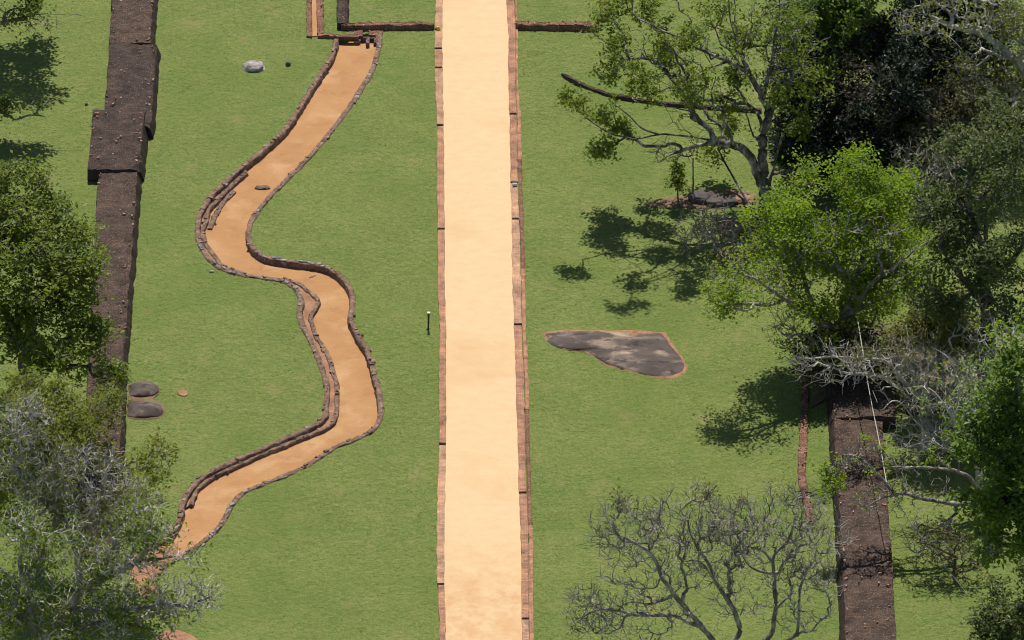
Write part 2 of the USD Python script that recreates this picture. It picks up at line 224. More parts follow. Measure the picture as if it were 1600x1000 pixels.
def tufts(n=50000):
    rng = np.random.default_rng(77); px = rng.uniform(-30, 1630, n); py = rng.uniform(-30, 1030, n)
    d = FWD[None]*FPX+RGT[None]*(px[:, None]-800)+UPV[None]*(500-py[:, None]); C = CAM+d*((-0.0-CAM[2])/d[:, 2])[:, None]
    keep = fb(C, .9, 2, 91)+rng.normal(0, .18, n) > -.08
    kl, kr = Gs([(679, -40), (681, 1040)]), Gs([(812, -40), (836, 1040)])
    xl = np.interp(C[:, 1], kl[::-1, 1], kl[::-1, 0]); xr = np.interp(C[:, 1], kr[::-1, 1], kr[::-1, 0])
    keep &= (C[:, 0] < xl) | (C[:, 0] > xr); big = CHAN.buffer(.05); shapely.prepare(big); keep &= ~shapely.contains_xy(big, C[:, 0], C[:, 1]); C = C[keep]; n = len(C)
    xs, ys = np.arange(LB[0], LB[1], .17), np.arange(LB[2], LB[3], .17); Z = LM[0][:, 2].reshape(len(ys), len(xs))
    C[:, 2] = Z[np.clip(((C[:, 1]-LB[2])/.17).astype(int), 0, len(ys)-1), np.clip(((C[:, 0]-LB[0])/.17).astype(int), 0, len(xs)-1)]-.02
    v = []
    for k in range(3):
        a = rng.uniform(0, 6.28, n); w = rng.uniform(.02, .05, n); h = rng.uniform(.025, .07, n); D = np.stack([np.cos(a), np.sin(a), 0*a], 1); E = np.stack([-np.sin(a), np.cos(a), 0*a], 1)
        B = C+rng.normal(0, .05, (n, 3))*[1, 1, 0]
        v += [B-D*w[:, None], B+D*w[:, None], B+E*(h*rng.uniform(.2, 1, n))[:, None]+np.array([0, 0, 1])*h[:, None]]
    return np.stack(v, 1).reshape(-1, 3), np.arange(n*9).reshape(-1, 3)
tag(obj('grass', tufts(), M['grass_blade']), 'short uneven grass tufts over the lawn', 'grass', kind='stuff')
gv, gf = g.get(); gv[:, 2] = -0.12
tag(obj('ground', (gv, gf), M['grass']), kind='structure', label='open ground around the garden')

def ribbon(L, R, n, z, seed, amp=0.02, edge=0.06, sc=1.5):
    """a sheet between two lines with the same number of points"""
    L, R = L.copy(), R.copy()
    L[:, 0] += edge*2*fb(L, 1.7, 3, seed); R[:, 0] += edge*2*fb(R, 1.7, 3, seed+9)
    t = np.linspace(0, 1, n); P = L[:, None]*(1-t)[None, :, None]+R[:, None]*t[None, :, None]
    P = P.reshape(-1, 3); P[:, 2] = z + amp*2*fb(P, sc, 3, seed)
    return P, grid_faces(n, len(L))
def resample_n(P, n):
    P = np.asarray(P, float); L = np.r_[0, np.cumsum(np.linalg.norm(np.diff(P, axis=0), axis=1))]; t = np.linspace(0, L[-1], n)
    return np.stack([np.interp(t, L, P[:, k]) for k in range(P.shape[1])], 1)
def same(L, R, n): return [resample_n(L, n), resample_n(R, n)]
KL_L = [(682, -25), (681, 0), (679, 75), (680, 130), (683, 195), (682, 290), (684, 357), (684, 450), (687, 520), (686, 600), (686, 690), (683, 800), (683, 900), (686, 960), (687, 1025)]
KL_R = [(692, -25), (692, 0), (691, 75), (692, 130), (693, 195), (694, 290), (695, 357), (695, 450), (697, 520), (697, 600), (697, 690), (695, 800), (694, 900), (696, 960), (697, 1025)]
KR_L = [(790, -25), (791, 0), (793, 30), (795, 60), (794, 120), (796, 178), (798, 287), (800, 342), (800, 400), (803, 507), (806, 600), (809, 700), (811, 770), (814, 850), (815, 967), (817, 1025)]
KR_R = [(803, -25), (804, 0), (805, 30), (806, 60), (805, 120), (807, 178), (809, 287), (811, 342), (813, 400), (815, 507), (819, 600), (821, 700), (823, 770), (826, 850), (826, 967), (828, 1025)]
pl, pr = same(Gs(KL_R)-[0.12, 0, 0], Gs(KR_L)+[0.12, 0, 0], 420)
tag(obj('path', ribbon(pl, pr, 24, 0.035, 21, 0.012, 0.0), M['path'], smooth=True), kind='structure', label='straight pale sandy path down the middle of the lawn')
# bed of the winding channel, a grid cut to its outline
def bed():
    st = 0.2; b = CHAN.bounds
    xs, ys = np.arange(b[0]-.3, b[2]+.3, st), np.arange(b[1]-.3, b[3]+.3, st)
    X, Y = np.meshgrid(xs, ys); P = np.stack([X.ravel(), Y.ravel(), np.zeros(X.size)], 1)
    C2 = CHAN.buffer(-0.05); shapely.prepare(C2); ins = shapely.contains_xy(C2, P[:, 0], P[:, 1])
    P[:, 2] = -0.36 + 0.06*fb(P, 0.8, 3, 7)
    f = grid_faces(len(xs), len(ys)); f = f[ins[f].all(1)]
    u, inv = np.unique(f, return_inverse=True)
    return P[u], inv.reshape(f.shape)
tag(obj('channel_bed', bed(), M['bed'], smooth=True), kind='structure', label='orange sand bed of the winding channel')

# ------------------------------------------------------------------ stones, kerbs
def rock_mesh(rng, size, seed, flat=0.25, sub=2, amp=0.22, sc=1.3):
    s = trimesh.creation.icosphere(sub); v = np.array(s.vertices)
    v = np.sign(v)*np.abs(v)**0.75                      # boxier
    v *= 1+amp*2*fb(v+seed*7.7, sc, 3, seed)[:, None]
    v[:, 2] = np.maximum(v[:, 2], -flat)
    return v*np.asarray(size), np.array(s.faces)
BLOCK_F = np.array([(0, 1, 3, 2), (4, 6, 7, 5), (0, 4, 5, 1), (2, 3, 7, 6), (0, 2, 6, 4), (1, 5, 7, 3)])
def block(rng, c, d, n, l, w, z0, z1, j=0.035, taper=0.88):
    """a rough hewn block: centre c, along d, across n"""
    v = []
    for a in (-1, 1):
        for b in (-1, 1):
            for k in (0, 1):
                t = taper if k else 1.0
                p = np.array([c[0], c[1], 0]) + d*a*l/2*t + n*b*w/2*t; p[2] = z1 if k else z0
                v.append(p + rng.normal(0, j, 3)*(1 if k else 0.5))
    return np.array(v), BLOCK_F
def stone_row(t, line, width, z0, z1, rng, mats, skip=0.62, lmin=0.3, lmax=0.7, zj=0.025, wj=0.13, maxn=300, pale=None, name='stone'):
    Q = smooth_line(line, 0.1, 4); L = np.r_[0, np.cumsum(np.linalg.norm(np.diff(Q, axis=0), axis=1))]
    s, n = 0.0, 0
    part(t, 'masonry', strip_mesh(line, width, z0, z1, int(width*1000)+len(Q)), M['edge_masonry'], smooth=50)
    at = lambda q: np.array([np.interp(q, L, Q[:, k]) for k in range(2)])
    while s < L[-1]-0.1 and n < maxn:
        l = rng.uniform(lmin, lmax); a, b = at(s), at(min(s+l, L[-1])); d = b-a; ln = np.linalg.norm(d)
        if ln < 0.05: break
        d = np.array([*(d/ln), 0]); nn = np.array([-d[1], d[0], 0]); c = (a+b)/2
        isp = pale is not None and pale(c, rng)
        if rng.random() < (0.25 if isp else skip): s += l; continue
        w = width*rng.uniform(.35, .8)
        off = nn[:2]*rng.normal(0, width*0.16)
        m = M['stone_pale'] if isp else M[rng.choice(mats)]
        part(t, name, block(rng, c+off, d, nn, ln*1.1, w, z1-.25, z1+.025+rng.normal(0, zj), taper=.8), m)
        s += l; n += 1
    return n
def pale_zone(zones, p0=0.05):
    Z = [(G(x, y)[:2], r/26.0, p) for x, y, r, p in zones]
    return lambda c, rng: rng.random() < max([p for z, r, p in Z if np.linalg.norm(c-z) < r]+[p0])
def strip_mesh(line, width, z0, z1, seed, step=0.12):
    Q = smooth_line(line, step, 4); t = np.gradient(Q, axis=0)[:, :2]; t /= np.linalg.norm(t, axis=1)[:, None]+1e-9; N = np.stack([-t[:, 1], t[:, 0]], 1)
    U = [(-.56, 0), (-.53, .45), (-.47, .85), (-.36, 1), (-.12, 1), (.12, 1), (.36, 1), (.47, .85), (.53, .45), (.56, 0)]; rows = []
    for k, (u, q) in enumerate(U):
        p = np.c_[Q[:, :2]+N*u*width, np.full(len(Q), z0+(z1-z0)*q)]
        d = 2*fb(p+[0, 0, k*.37], 2.2, 3, seed); d2 = 2*fb(p+[5, 0, k*.21], 3.1, 3, seed+4)
        p[:, :2] += N*(d*.10+(.05*2*fb(np.c_[Q[:, :2], Q[:, 0]*0], .8, 2, seed+2)))[:, None]; p[:, 2] += d2*.07*(q > 0); rows.append(p)
    P = np.stack(rows, 1); m = MB(); m.add(P.reshape(-1, 3), grid_faces(len(U), len(Q))[:, ::-1]); n = len(U)
    for r0, fl in ((0, 0), ((len(Q)-1)*n, 1)): m.f.append(np.array([(r0, r0+k, r0+k+1) if fl else (r0, r0+k+1, r0+k) for k in range(1, n-1)]))
    return m
rng = np.random.default_rng(11)
pz = pale_zone([(470, 408, 55, .85), (420, 402, 30, .8), (515, 415, 25, .6), (500, 120, 38, .6), (516, 85, 25, .5), (585, 110, 25, .6), (570, 145, 45, .5), (540, 185, 30, .4), (320, 400, 30, .65), (345, 424, 25, .7), (400, 434, 60, .75), (445, 442, 30, .7), (460, 470, 25, .35),
    (365, 790, 25, .8), (345, 825, 30, .9), (325, 850, 30, .8), (400, 765, 30, .3), (440, 752, 30, .3), (600, 70, 20, .4)], 0.03)
def inset(line, d):                                       # move a line sideways
    t = np.gradient(line, axis=0); t /= np.linalg.norm(t[:, :2], axis=1)[:, None]+1e-9
    q = line.copy(); q[:, 0] -= t[:, 1]*d; q[:, 1] += t[:, 0]*d; return q
t = thing('channel_edging', 'brown stone edging along the right bank of the winding sand channel', 'stone edging', G(600, 640))
stone_row(t, inset(ro, -0.16), 0.37, -0.6, 0.05, rng, ['stone_brown', 'stone_brown', 'stone_dark', 'stone_tan'], pale=pz, lmin=.12, lmax=.36)
t = thing('channel_edging', 'rough stone edging on the left bank of the winding sand channel', 'stone edging', G(303, 365))
stone_row(t, inset(lo, 0.17), 0.38, -0.6, 0.05, rng, ['stone_brown', 'stone_brown', 'stone_dark', 'stone_tan'], pale=pz, lmin=.12, lmax=.36)
t = thing('channel_ledge', 'stepped inner stone ledges at the upper left bend of the sand channel', 'stone ledge', G(316, 360))
stone_row(t, Gs(LIN_A, -0.15), 0.30, -0.6, -0.13, rng, ['stone_brown', 'stone_tan', 'stone_tan', 'stone_dark'], lmin=.12, lmax=.34, zj=.02)
stone_row(t, Gs(LIN_A2, -0.25), 0.34, -0.6, -0.24, rng, ['stone_tan', 'stone_tan', 'stone_brown'], lmin=.12, lmax=.34, zj=.02)
t = thing('channel_ledge', 'long inner stone ledge below the left bank along the lower half of the sand channel', 'stone ledge', G(514, 558))
stone_row(t, Gs(LIN_B, -0.15), 0.30, -0.6, -0.13, rng, ['stone_brown', 'stone_tan', 'stone_tan', 'stone_dark'], lmin=.12, lmax=.34, zj=.02)
# earth shelf between bank and ledge
def shelf(A, B, z, seed):
    a, b = same(smooth_line(A, .2, 3), smooth_line(B, .2, 3), 120)
    return ribbon(a, b, 6, z, seed, 0.03, 0.03)
i0 = np.argmin(np.linalg.norm(lo-G(386, 258), axis=1)); i1 = np.argmin(np.linalg.norm(lo-G(375, 432), axis=1)); i2 = np.argmin(np.linalg.norm(lo-G(440, 440), axis=1)); i3 = np.argmin(np.linalg.norm(lo-G(278, 800), axis=1))
tag(obj('channel_shelf', shelf(lo[i0:i1], Gs(LIN_A, -.2), -0.22, 31), M['earth'], smooth=True), kind='structure', label='earth shelf inside the upper bend of the channel')
tag(obj('channel_shelf', shelf(lo[i2:i3], Gs(LIN_B, -.2), -0.22, 32), M['earth'], smooth=True), kind='structure', label='earth shelf inside the lower left bank of the channel')

def kerb_strip(L, R, h, y_from, y_to, seed, step=0.25, rough=0.075):
    """part of a kerb between two lines (tops given at z = h), from y_from up to y_to"""
    ys = np.linspace(y_from, y_to, max(3, int((y_to-y_from)/step)))
    xl = np.interp(ys, L[::-1, 1], L[::-1, 0]); xr = np.interp(ys, R[::-1, 1], R[::-1, 0])
    j = lambda k, s: s*2*fb(np.stack([ys, ys*0+k*3.1+seed*1.7, ys*0], 1), 1.4, 3, seed+k)
    xl, xr = xl+j(0, rough), xr+j(1, rough)
    prof = [(0, -0.10), (0.004, h*0.86), (0.06, h), (0.35, h), (0.65, h), (0.94, h), (0.996, h*0.86), (1, -0.10)]
    P = []
    for k, (u, z) in enumerate(prof):
        zz = z + (j(10+k, 0.018) if 0 < k < 7 else 0)
        P.append(np.stack([xl+(xr-xl)*u, ys, zz*np.ones_like(ys)], 1))
    P = np.stack(P, 1); P = P.reshape(-1, 3); n = len(prof); f = grid_faces(n, len(ys))[:, ::1]
    m = MB(); m.add(P, f)
    for r0, fl in ((0, 0), (len(ys)-1, 1)):
        ring = [r0*n+k for k in range(n)]
        fan = [(ring[0], ring[k], ring[k+1]) if fl else (ring[0], ring[k+1], ring[k]) for k in range(1, n-1)]
        m.f.append(np.array(fan))
    return m
def kerb(label, L, R, h, joints, mats, seed, gap=0.24, name='path_kerb', pname='kerb_segment'):
    L, R = Gs(L, h), Gs(R, h); t = thing(name, label, 'kerb', (*(L[len(L)//2][:2]), 0))
    mx = (L[-1]+R[-1])/2
    ys = [L[-1, 1]] + [G(740, j, h)[1] for j in joints] + [L[0, 1]]
    ys = sorted(ys)
    for i in range(len(ys)-1):
        part(t, pname, kerb_strip(L, R, h+rng.normal(0, .008), ys[i]+gap/2, ys[i+1]-gap/2, seed+i*3), M[mats[i % len(mats)]], smooth=35)
        if i and h > .12:
            y = ys[i]; a_ = np.interp(y, L[::-1, 1], L[::-1, 0]); b_ = np.interp(y, R[::-1, 1], R[::-1, 0])
            part(t, 'slot_shade', (trimesh.creation.box((b_-a_-.04, gap*1.5, .2)).vertices+np.array([(a_+b_)/2, y, -.035]), trimesh.creation.box((1, 1, 1)).faces), M['darker_brick'])  # dark block filling the joint, standing in for the shade inside it
    return t
kerb('low reddish brick kerb on the left side of the pale sandy path', KL_L, KL_R, 0.16, [75, 105, 195, 357, 693, 912], ['kerb_brick', 'pale_kerb', 'kerb_brick', 'kerb_brick', 'pale_kerb'], 41)
kerb('low brick kerb on the right side of the pale sandy path', KR_L, KR_R, 0.17, [178, 285, 342, 507, 770, 967], ['pale_kerb', 'kerb_brick', 'kerb_brick', 'pale_kerb'], 61)
SO_L = [(x+0.8, y) for x, y in KR_R]; SO_R = [(x+7.0 if y > 150 else x+3.5, y) for x, y in KR_R]
kerb('narrow outer brick footing beside the right kerb of the sandy path', SO_L, SO_R, 0.09, [140, 250, 420, 560, 640, 820], ['kerb_brick', 'low_brick', 'kerb_brick'], 81, gap=.04, name='kerb_footing', pname='footing_segment')

# ------------------------------------------------------------------ ruined brick walls
def wall_mesh(L, R, h, seed, lb=0.03, rb=0.30, step=0.13, rough=0.09, ledge=None):
    """L, R: top edges (pixels, far end first) of a wall of height h; lb, rb: how far the foot stands out"""
    L, R = Gs(L, h), Gs(R, h)
    n = max(4, int(np.linalg.norm(L[-1]-L[0])/step)); l, r = same(L, R, n)
    U = np.linspace(0, 1, 26); rows = []
    jj = lambda P, k, s, sc=1.2: s*2*fb(P, sc, 4, seed+k)
    l[:, :2] += np.stack([jj(l, 1, rough), jj(l, 2, rough)], 1); r[:, :2] += np.stack([jj(r, 3, rough), jj(r, 4, rough)], 1)
    d = (r-l); d /= np.linalg.norm(d, axis=1)[:, None]
    def foot(e, s, off, zs, k):
        out = []
        for q, z in zs:
            p = e+d*s*(off*q); p = p.copy(); p[:, 2] = z*h; p[:, :2] += (d*s)[:, :2]*jj(p, k, 0.05, 2.5)[:, None]; out.append(p)
        return out
    zs = [(1.0, -0.2), (0.75, 0.2), (0.5, 0.5), (0.22, 0.78)]
    cols = foot(l, -1, lb, zs, 5) + [l+(r-l)*u for u in U] + foot(r, 1, rb, zs, 6)[::-1]
    P = np.stack(cols, 1); top = slice(4, 4+len(U))
    T = P[:, top].reshape(-1, 3)
    ed = np.tile(np.exp(-np.minimum(U, 1-U)/0.07), len(P)); z = jj(T, 7, 0.12, 0.5)+jj(T, 8, 0.08, 2.2)+jj(T, 11, 0.05, 5.0); z += np.round(jj(T, 9, 0.2, 0.9)/0.06)*0.06*0.7; z -= ed*np.maximum(0, jj(T, 12, .45, 1.6))*min(1, h/.5)
    P[:, top, 2] += z.reshape(P[:, top, 2].shape)
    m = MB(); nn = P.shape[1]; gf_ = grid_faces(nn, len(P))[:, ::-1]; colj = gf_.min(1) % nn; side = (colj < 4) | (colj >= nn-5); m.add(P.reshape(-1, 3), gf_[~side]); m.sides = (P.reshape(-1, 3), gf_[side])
    for r0, fl in ((0, 0), (len(P)-1, 1)):
        ring = np.arange(nn)+r0*nn; q = P[r0].copy(); q[:, 2] = -0.2; b = m.n; m.v.append(q); m.n += nn
        m.f.append(np.array([x for k in range(nn-1) for x in (((ring[k], ring[k+1], b+k+1), (ring[k], b+k+1, b+k)) if fl else ((ring[k], b+k+1, ring[k+1]), (ring[k], b+k, b+k+1)))]))
    return m, l, r
def loose(t, l, r, h, n, rng, edge=0.6, mats=('loose_brick',), parent=None, size=(0.05, 0.13)):
    """bricks and stones lying loose on top of a wall, most of them along its edges"""
    for k in range(n):
        i = rng.integers(0, len(l)); u = rng.choice([rng.uniform(0.02, .06), rng.uniform(.9, .99), rng.uniform(.05, .95)], p=[edge*.4, edge*.6, 1-edge])
        c = l[i]+(r[i]-l[i])*u; a = rng.uniform(0, 3.14); d = np.array([math.cos(a), math.sin(a), 0]); nn = np.array([-d[1], d[0], 0]); s = rng.uniform(*size)
        part(t, 'brick', block(rng, c, d, nn, s*1.5, s*0.8, h-0.06, h+rng.uniform(.02, .09), j=.012, taper=.95), M[rng.choice(mats)], parent=parent)
def wall(label, secs, loc, loose_n, seed, cat='wall', name='brick_wall', mats=('loose_brick',)):
    t = thing(name, label, cat, (*loc[:2], 0)); rr = np.random.default_rng(seed)
    for i, (L, R, h, mat, lb, rb) in enumerate(secs):
        m, l, r = wall_mesh(L, R, h, seed+i*20, lb, rb)
        part(t, 'masonry', m, M[mat], smooth=40)
        v_, f_ = m.sides; u_, inv_ = np.unique(f_, return_inverse=True); inv_ = inv_.reshape(f_.shape)
        part(t, 'side_face', (v_[u_], np.vstack([inv_[:, [0, 1, 2]], inv_[:, [0, 2, 3]]])), M['darker_brick' if h > .5 else mat], smooth=40)  # side faces of taller walls get a darker brick tone than the tops
        if loose_n: loose(t, l, r, h, loose_n[i], rr, mats=mats)
    return t
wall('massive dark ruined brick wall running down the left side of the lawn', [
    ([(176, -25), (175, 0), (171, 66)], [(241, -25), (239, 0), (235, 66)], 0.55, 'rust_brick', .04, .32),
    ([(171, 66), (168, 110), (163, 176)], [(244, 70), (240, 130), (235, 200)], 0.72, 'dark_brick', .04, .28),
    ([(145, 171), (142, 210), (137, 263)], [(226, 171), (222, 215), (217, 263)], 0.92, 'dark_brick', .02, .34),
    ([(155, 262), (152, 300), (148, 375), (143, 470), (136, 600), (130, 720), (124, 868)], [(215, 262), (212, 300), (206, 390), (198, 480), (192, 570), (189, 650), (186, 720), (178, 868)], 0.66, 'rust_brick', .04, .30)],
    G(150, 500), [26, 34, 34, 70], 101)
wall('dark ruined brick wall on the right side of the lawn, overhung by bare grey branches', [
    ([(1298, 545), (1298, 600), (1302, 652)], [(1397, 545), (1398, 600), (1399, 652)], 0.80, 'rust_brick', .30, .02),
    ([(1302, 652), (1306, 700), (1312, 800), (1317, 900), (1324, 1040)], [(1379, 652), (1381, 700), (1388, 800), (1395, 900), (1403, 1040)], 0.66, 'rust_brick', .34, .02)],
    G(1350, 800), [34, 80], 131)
wall('low dark brick cross wall at the top, between the sluice and the sandy path', [
    ([(533, 36), (590, 34), (640, 35), (678, 35)][::-1], [(533, 40), (590, 40), (640, 39), (678, 39)][::-1], 0.34, 'low_brick', .05, .05)], G(600, 44), [14], 151, name='cross_wall')
wall('low dark brick cross wall at the top, right of the sandy path', [
    ([(806, 32), (860, 33), (935, 34)][::-1], [(806, 37), (860, 38), (935, 40)][::-1], 0.42, 'low_brick', .05, .05)], G(870, 44), [14], 161, name='cross_wall')
wall('short upright brick wall at the very top, above the sluice', [
    ([(527, -25), (527, 0), (527, 37)], [(543, -25), (543, 0), (543, 37)], 0.40, 'dark_brick', .03, .10)], G(535, 20), [8], 171, name='cross_wall')
wall('dark brick wall at the very top beside the feathery tree', [
    ([(938, -25), (939, 24)], [(950, -25), (951, 24)], 0.40, 'low_brick', .03, .10)], G(944, 10), [5], 176, name='cross_wall')
wall('thin low brick wall slanting across the grass behind the feathery tree', [
    ([(878, 114), (900, 125), (960, 147), (1040, 158), (1190, 169)], [(880, 117), (900, 129), (960, 150), (1040, 161), (1190, 172)], 0.20, 'dark_brick', .04, .04)], G(1000, 160), [22], 181, name='slanting_wall')
wall('thin red brick footing in the grass left of the right hand wall', [
    ([(1253, 560), (1252, 640), (1249, 700), (1246, 740), (1252, 770), (1262, 815)], [(1262, 560), (1262, 640), (1261, 700), (1257, 740), (1263, 770), (1272, 815)], 0.12, 'low_brick', .03, .03)], G(1255, 690), [30], 191, name='brick_footing')
# pond corner and sluice at the top end of the channel
M['plinth'] = M['kerb_brick']
wall('outer brick edge of the little pond corner at the top, left of the sand strip', [([(479, -25), (479, 0), (480, 55)], [(486, -25), (486, 0), (487, 56)], 0.14, 'low_brick', .02, .04)], G(483, 20), [4], 201, name='pond_edge')
wall('inner brick edge of the little pond corner at the top, right of the sand strip', [
    ([(494, -25), (494, 0), (496, 52)], [(505, -25), (505, 0), (506, 52)], 0.16, 'low_brick', .02, .04),
    ([(497, 52), (525, 53), (560, 54)][::-1], [(497, 56), (525, 57), (560, 58)][::-1], 0.16, 'low_brick', .02, .02)], G(500, 50), [4, 4], 211, name='pond_edge')
sl, sr = same(Gs([(487, -25), (488, 57)]), Gs([(494, -25), (496, 57)]), 40)
tag(obj('sand_strip', ribbon(sl, sr, 5, 0.03, 220, .01, .01), M['bed'], smooth=True), kind='structure', label='narrow sand strip between the pond edges')
t = thing('sluice', 'small ruined brick sluice with two dark openings at the top end of the sand channel', 'sluice', G(577, 66))
def slab(px0, px1, py0, py1, z0, z1, mat, name, seed=0):
    rr = np.random.default_rng(seed+int(px0)); a, b, c, d = G(px0, py1, z1), G(px1, py1, z1), G(px0, py0, z1), G(px1, py0, z1)
    m = MB(); n = 8; g_ = []
    for j in range(n):
        for i in range(n):
            u, w = i/(n-1), j/(n-1); p = (a*(1-u)+b*u)*(1-w)+(c*(1-u)+d*u)*w; p[2] = z1+rr.normal(0, .025); p[:2] += rr.normal(0, .02, 2); g_.append(p)
    m.add(g_, grid_faces(n, n))
    g2 = np.array(g_).reshape(n, n, 3); ring = np.vstack([g2[0, :], g2[1:, -1], g2[-1, -2::-1], g2[-2:0:-1, 0]]); low = ring.copy(); low[:, 2] = z0; k = len(ring)
    m.add(np.vstack([low, ring]), [(i, (i+1) % k, k+(i+1) % k, k+i) for i in range(k)])
    return part(t, name, m, M[mat], smooth=35)
slab(553, 567, 47, 57, -.4, .06, 'low_brick', 'side_block'); slab(576, 592, 47, 55, -.4, .05, 'low_brick', 'side_block', 3); slab(588, 594, 55, 68, -.4, .02, 'low_brick', 'side_block', 4)
slab(572, 577, 58, 67, -.4, -.02, 'stone_brown', 'pier', 5); slab(553, 563, 58, 64, -.4, -.10, 'kerb_brick', 'step', 6); slab(584, 588, 58, 66, -.4, -.08, 'stone_brown', 'pier', 7)
slab(562, 585, 57, 60, -.4, -.05, 'stone_dark', 'lintel', 8)

# ------------------------------------------------------------------ rocks and earth patches
def patch(name, outline, z, seed, mat, label, amp=0.03, dome=0.0, cat=None, kind='structure', jag=0.10, t=None, st=0.22):
    pts = Gs(outline, max(0, z)); poly = Polygon(pts[:, :2])
    ring = np.array(poly.exterior.coords)[:-1]; ring = smooth_line(np.vstack([ring, ring[:1]]), 0.2, 1)[:-1]
    P3 = np.c_[ring, ring[:, 0]*0]; ring = ring + jag*2*np.stack([fb(P3, 1.1, 3, seed), fb(P3, 1.1, 3, seed+5)], 1)
    c = ring.mean(0); n = 14; rows = []
    for k in range(n):
        s = 1-(k/(n-1))**1.3*0.985
        q = c+(ring-c)*s; rows.append(np.c_[q, np.full(len(q), 1-s**3)])
    A = np.stack(rows, 0); X = A.reshape(-1, 3); w = X[:, 2].copy(); X = X.copy()
    X[:, 2] = 0; X[:, 2] = z + dome*w + (amp*2*fb(X, 0.9, 4, seed))*np.minimum(1, w*4) - 0.09*(w < 0.02)
    nr = len(ring); f = [(k*nr+i, k*nr+(i+1) % nr, (k+1)*nr+(i+1) % nr, (k+1)*nr+i) for k in range(n-1) for i in range(nr)]
    if t is not None: return part(t, name, (X, np.array(f)), M[mat], smooth=True)
    return tag(obj(name, (X, np.array(f)), M[mat], smooth=True), label, cat, kind=kind)
OUTC = [(846, 519), (870, 516), (905, 515), (950, 516), (1000, 517), (1040, 518), (1052, 534), (1066, 555), (1077, 572), (1070, 583), (1050, 590), (1022, 589), (985, 581), (950, 572), (930, 558), (912, 548), (890, 547), (868, 540), (852, 531)]
def shrink(o, k): c = np.mean(o, 0); return [tuple(c+(np.array(p)-c)*k) for p in o]
patch('bare_soil', [(x+(0.5 if x > 960 else -1.5), y+(0.4 if y > 550 else -1.0)) for x, y in OUTC], 0.02, 301, 'earth', 'strip of bare orange soil around the flat rock', amp=.03, jag=.24)
patch('flat_rock', [(x+(-4 if x > 1000 else 3 if x < 870 else 0), y+(-1.5 if y > 545 else 2.0)) for x, y in OUTC], 0.045, 302, 'rock', 'large flat dark rock outcrop set in the lawn right of the sandy path', amp=.22, dome=.20, cat='rock', kind=None, jag=.13)
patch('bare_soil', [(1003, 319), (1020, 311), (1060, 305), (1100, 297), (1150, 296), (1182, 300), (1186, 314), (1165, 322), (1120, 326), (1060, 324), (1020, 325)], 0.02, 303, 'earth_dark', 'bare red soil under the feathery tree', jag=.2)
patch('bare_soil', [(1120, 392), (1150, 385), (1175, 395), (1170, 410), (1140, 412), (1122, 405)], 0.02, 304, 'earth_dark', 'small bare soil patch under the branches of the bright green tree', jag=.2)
patch('bare_soil', [(276, 609), (288, 607), (296, 613), (292, 619), (280, 618)], 0.02, 305, 'earth', 'small bare soil spot on the lawn beside the long left wall', jag=.08)
patch('bare_soil', [(192, 600), (236, 595), (250, 603), (250, 615), (238, 624), (256, 630), (261, 642), (246, 655), (200, 655), (192, 628)], 0.015, 306, 'earth_dark', 'bare soil around the two dark rocks by the left wall', jag=.06)
patch('bare_soil', [(205, 868), (250, 850), (290, 862), (240, 905), (245, 935), (215, 935), (205, 905)], 0.03, 307, 'earth', 'red earth slope at the lower end of the channel', jag=.2)
patch('bare_soil', [(255, 985), (280, 983), (312, 1000), (320, 1015), (270, 1015), (240, 1000)], 0.03, 308, 'earth', 'red earth at the bottom edge beside the tangled tree', jag=.2)
patch('bare_soil', [(1262, 640), (1300, 500), (1420, 500), (1500, 560), (1480, 640), (1420, 650), (1400, 600), (1300, 600)], 0.03, 309, 'shaded_litter', 'leaf strewn earth under the bright green tree, tree shade put into its colour', jag=.4)
def rock(label, px, py, size, seed, mat, name='rock', flat=.25, amp=.22, dz=0.0, cat='rock', rot=0.0, group=None, sub=3):
    v, f = rock_mesh(None, size, seed, flat, sub, amp*1.3, 1.7); c, s = math.cos(rot), math.sin(rot)
    v = np.c_[v[:, 0]*c-v[:, 1]*s, v[:, 0]*s+v[:, 1]*c, v[:, 2]]
    p = G(px, py); v = v+p+[0, 0, size[2]*flat*.7+dz]
    return tag(obj(name, (v, f), M[mat], smooth=True), label, cat, group)
rock('pale grey boulder lying on the lawn between the left wall and the channel', 397, 106, (0.66, 0.52, 0.34), 3, 'boulder', 'boulder', amp=.21)
rock('small dark grey stone on the lawn just right of the pale boulder', 450, 101, (0.16, 0.15, 0.19), 5, 'stone_dark', 'stone')
patch('flat_rock', [(200, 600), (214, 597), (233, 596), (245, 601), (249, 611), (241, 618), (222, 621), (202, 618)], 0.05, 311, 'rock', 'dark low rock outcrop beside the left wall, the upper one of two', amp=.24, dome=.36, cat='rock', kind=None, jag=.13)
patch('flat_rock', [(198, 629), (217, 627), (238, 627), (250, 632), (258, 642), (248, 651), (224, 654), (199, 651)], 0.05, 312, 'rock', 'dark low oblong rock outcrop beside the left wall, the lower one of two', amp=.24, dome=.34, cat='rock', kind=None, jag=.13)
rock('upright grey stone block on the lawn left of the lower end of the channel', 249, 783, (0.26, 0.24, 0.46), 14, 'stone_pale', 'stone_block', amp=.35)
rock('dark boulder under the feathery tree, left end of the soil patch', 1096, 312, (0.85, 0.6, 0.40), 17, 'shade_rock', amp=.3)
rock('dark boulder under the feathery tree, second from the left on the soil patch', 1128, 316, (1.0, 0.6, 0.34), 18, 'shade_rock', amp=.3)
rock('brown boulder under the feathery tree, nearest its trunk', 1160, 313, (0.75, 0.5, 0.26), 19, 'stone_tan', amp=.3)
rock('broken reddish boulder in the shade just in front of the feathery tree, left piece', 1150, 358, (0.95, 0.75, 0.42), 21, 'stone_brown', amp=.35)
rock('broken reddish boulder in the shade just in front of the feathery tree, right piece', 1180, 362, (0.85, 0.8, 0.44), 22, 'stone_brown', amp=.35)
